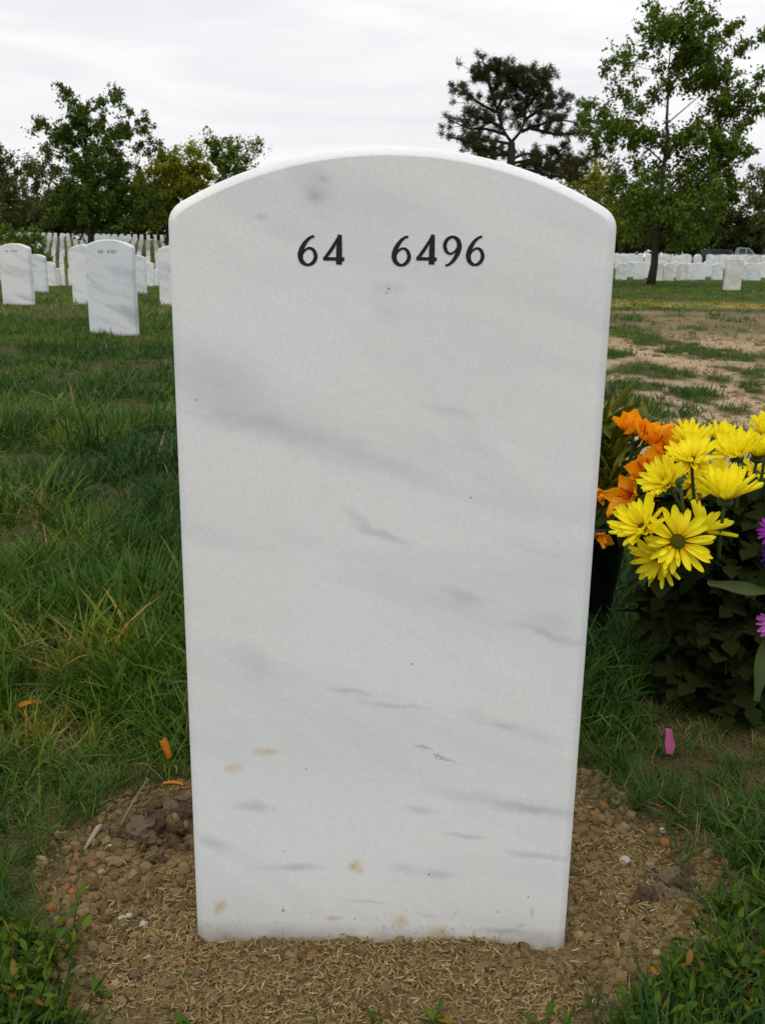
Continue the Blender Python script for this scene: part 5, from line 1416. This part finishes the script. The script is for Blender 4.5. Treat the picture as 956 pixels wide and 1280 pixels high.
fallen(206, 1006, 21, 7, 'debris_orange', 'orange petal lying on the dark soil heap', (-0.2, -0.3, 0.1), 0.030, 3, 0.3)
fallen(217, 893, 9, 4, 'debris_orange', 'tiny orange petal fragment in the grass by the stone, highest of the orange ones', (0.2, 0.9, 0.5), 0.045, 4)
pk_ = fallen(831, 962, 28, 12, 'debris_pink', 'pink petal standing upright in the right grass', (0.4, -1.25, 1.3), 0.028, 5, 0.35)
fallen(814, 1240, 11, 5, 'debris_orange', 'red orange petal on the tips of the lower right weeds', (0.2, -0.3, 0.4), 0.025, 6)
fallen(930, 1258, 24, 14, 'petal_orange', 'reddish wilted petal at the bottom right corner', (0.1, 0.1, 0.9), 0.012, 7, 0.4)

# ------------------------------------------------------------------ weeds
MAT['weed'] = None
n = NT('weed_leaf'); oi = n.n('ShaderNodeObjectInfo').outputs['Random']
c = n.ramp(oi, [(0.0, (0.048, 0.100, 0.008)), (0.6, (0.082, 0.150, 0.010)), (0.9, (0.15, 0.185, 0.014)), (0.96, (0.26, 0.16, 0.03)), (1.0, (0.30, 0.14, 0.03))])
c = n.mix(n.math('MULTIPLY', n.noise(8, 3, 0.6), 0.5), c, (0.045, 0.095, 0.008))
MAT['weed'] = n.done(n.leafy(c, 0.3, 0.55, 0.12))
WLEAF = [blade_shape('leaf', 1.0, 0.40, 0.22, -0.22, 6, 0.06, 0.45, 3), blade_shape('leaf', 1.0, 0.30, 0.3, 0.10, 6, 0.06, 0.5, 3), blade_shape('leaf', 1.0, 0.46, 0.15, -0.35, 6, 0.08, 0.5, 3)]
for m_ in WLEAF: m_.materials.append(MAT['weed'])
def weed(px, py, h, nl, Lr, label, group, seed, name='weed', cat='weed', ground=None):
    rg = np.random.default_rng(seed); p = on_ground(px, py) if ground is None else ground
    root = empty(name, tuple(p - np.array([0, 0, 0.004]))); tag(root, label, cat, group)
    ns = 1 if nl < 5 else int(rg.integers(2, 4)); k = 0
    for si in range(ns):
        a = rg.uniform(0, 6.28); tip = np.array([math.cos(a), math.sin(a), 0]) * h * rg.uniform(0.15, 0.55) + np.array([0, 0, h * rg.uniform(0.75, 1.05)])
        pts = bez(np.zeros(3), tip * np.array([0.2, 0.2, 0.6]), tip, 6)
        g = Geo(); g.tube(pts, np.linspace(0.0011, 0.0007, 6), 5); link('stem', g.mesh('stem', True), MAT['weed'], root)
        for i in range(max(2, nl // ns)):
            f = (i + 1) / max(2, nl // ns); q = np.array([np.interp(f, np.linspace(0, 1, 6), pts[:, j]) for j in range(3)])
            b = k * 2.4 + rg.normal(0, 0.4); k += 1
            leaf_on(root, q, (math.cos(b), math.sin(b), rg.uniform(0.1, 0.9) + (0.6 if f > 0.95 else 0)), rg.uniform(*Lr), WLEAF[rg.integers(3)], rg)
    return root
def weed_patch(poly, n, hr, label, group, seed, Lr=(0.008, 0.017)):
    rg = np.random.default_rng(seed); P = np.array(poly, float); got = 0
    while got < n:
        px = rg.uniform(P[:, 0].min(), P[:, 0].max()); py = rg.uniform(P[:, 1].min(), P[:, 1].max())
        if not in_poly(np.array([px]), np.array([py]), P)[0]: continue
        weed(px, py, rg.uniform(*hr), int(rg.integers(7, 12)), Lr, label, group, seed * 100 + got); got += 1
weed_patch([(-10, 1170), (40, 1165), (88, 1195), (78, 1240), (88, 1300), (-10, 1330)], 40, (0.014, 0.036), 'small leafy weed in the green clump filling the lower left corner', 'weeds in the lower left corner', 3)
weed_patch([(770, 1260), (830, 1215), (905, 1190), (960, 1240), (960, 1330), (770, 1330)], 56, (0.012, 0.034), 'small leafy weed in the green clump filling the lower right corner', 'weeds in the lower right corner', 4)
weed_patch([(868, 1160), (905, 1120), (960, 1130), (960, 1230), (890, 1200)], 14, (0.012, 0.028), 'leafy weed at the edge of grass and soil on the right', 'weeds along the right edge of the soil', 5)
for k, (px, py, h, nl, lab) in enumerate([
    (92, 1172, 0.045, 4, 'single upright weed with pale pointed leaves left of the round grey pebble'), (132, 1250, 0.030, 4, 'seedling with three leaves alone on the soil at lower left'),
    (464, 1288, 0.014, 3, 'tiny green sprout at the bottom edge left of centre'), (538, 1290, 0.020, 4, 'green sprout at the bottom edge under the middle of the large stone'), (548, 1289, 0.014, 3, 'short sprout touching the one under the middle of the large stone'),
    (668, 1288, 0.018, 4, 'green sprout at the bottom edge under the right part of the large stone'), (705, 1290, 0.018, 4, 'green sprout at the bottom edge, next to the right weeds'), (846, 1215, 0.036, 6, 'tall leafy weed at the left tip of the right clump'),
    (240, 1290, 0.012, 3, 'tiny sprout at the bottom edge under the left corner of the large stone')]):
    weed(px, py, h, nl, (0.010, 0.020), lab, None, 900 + k, 'seedling' if nl < 5 else 'weed', 'seedling' if nl < 5 else 'weed')
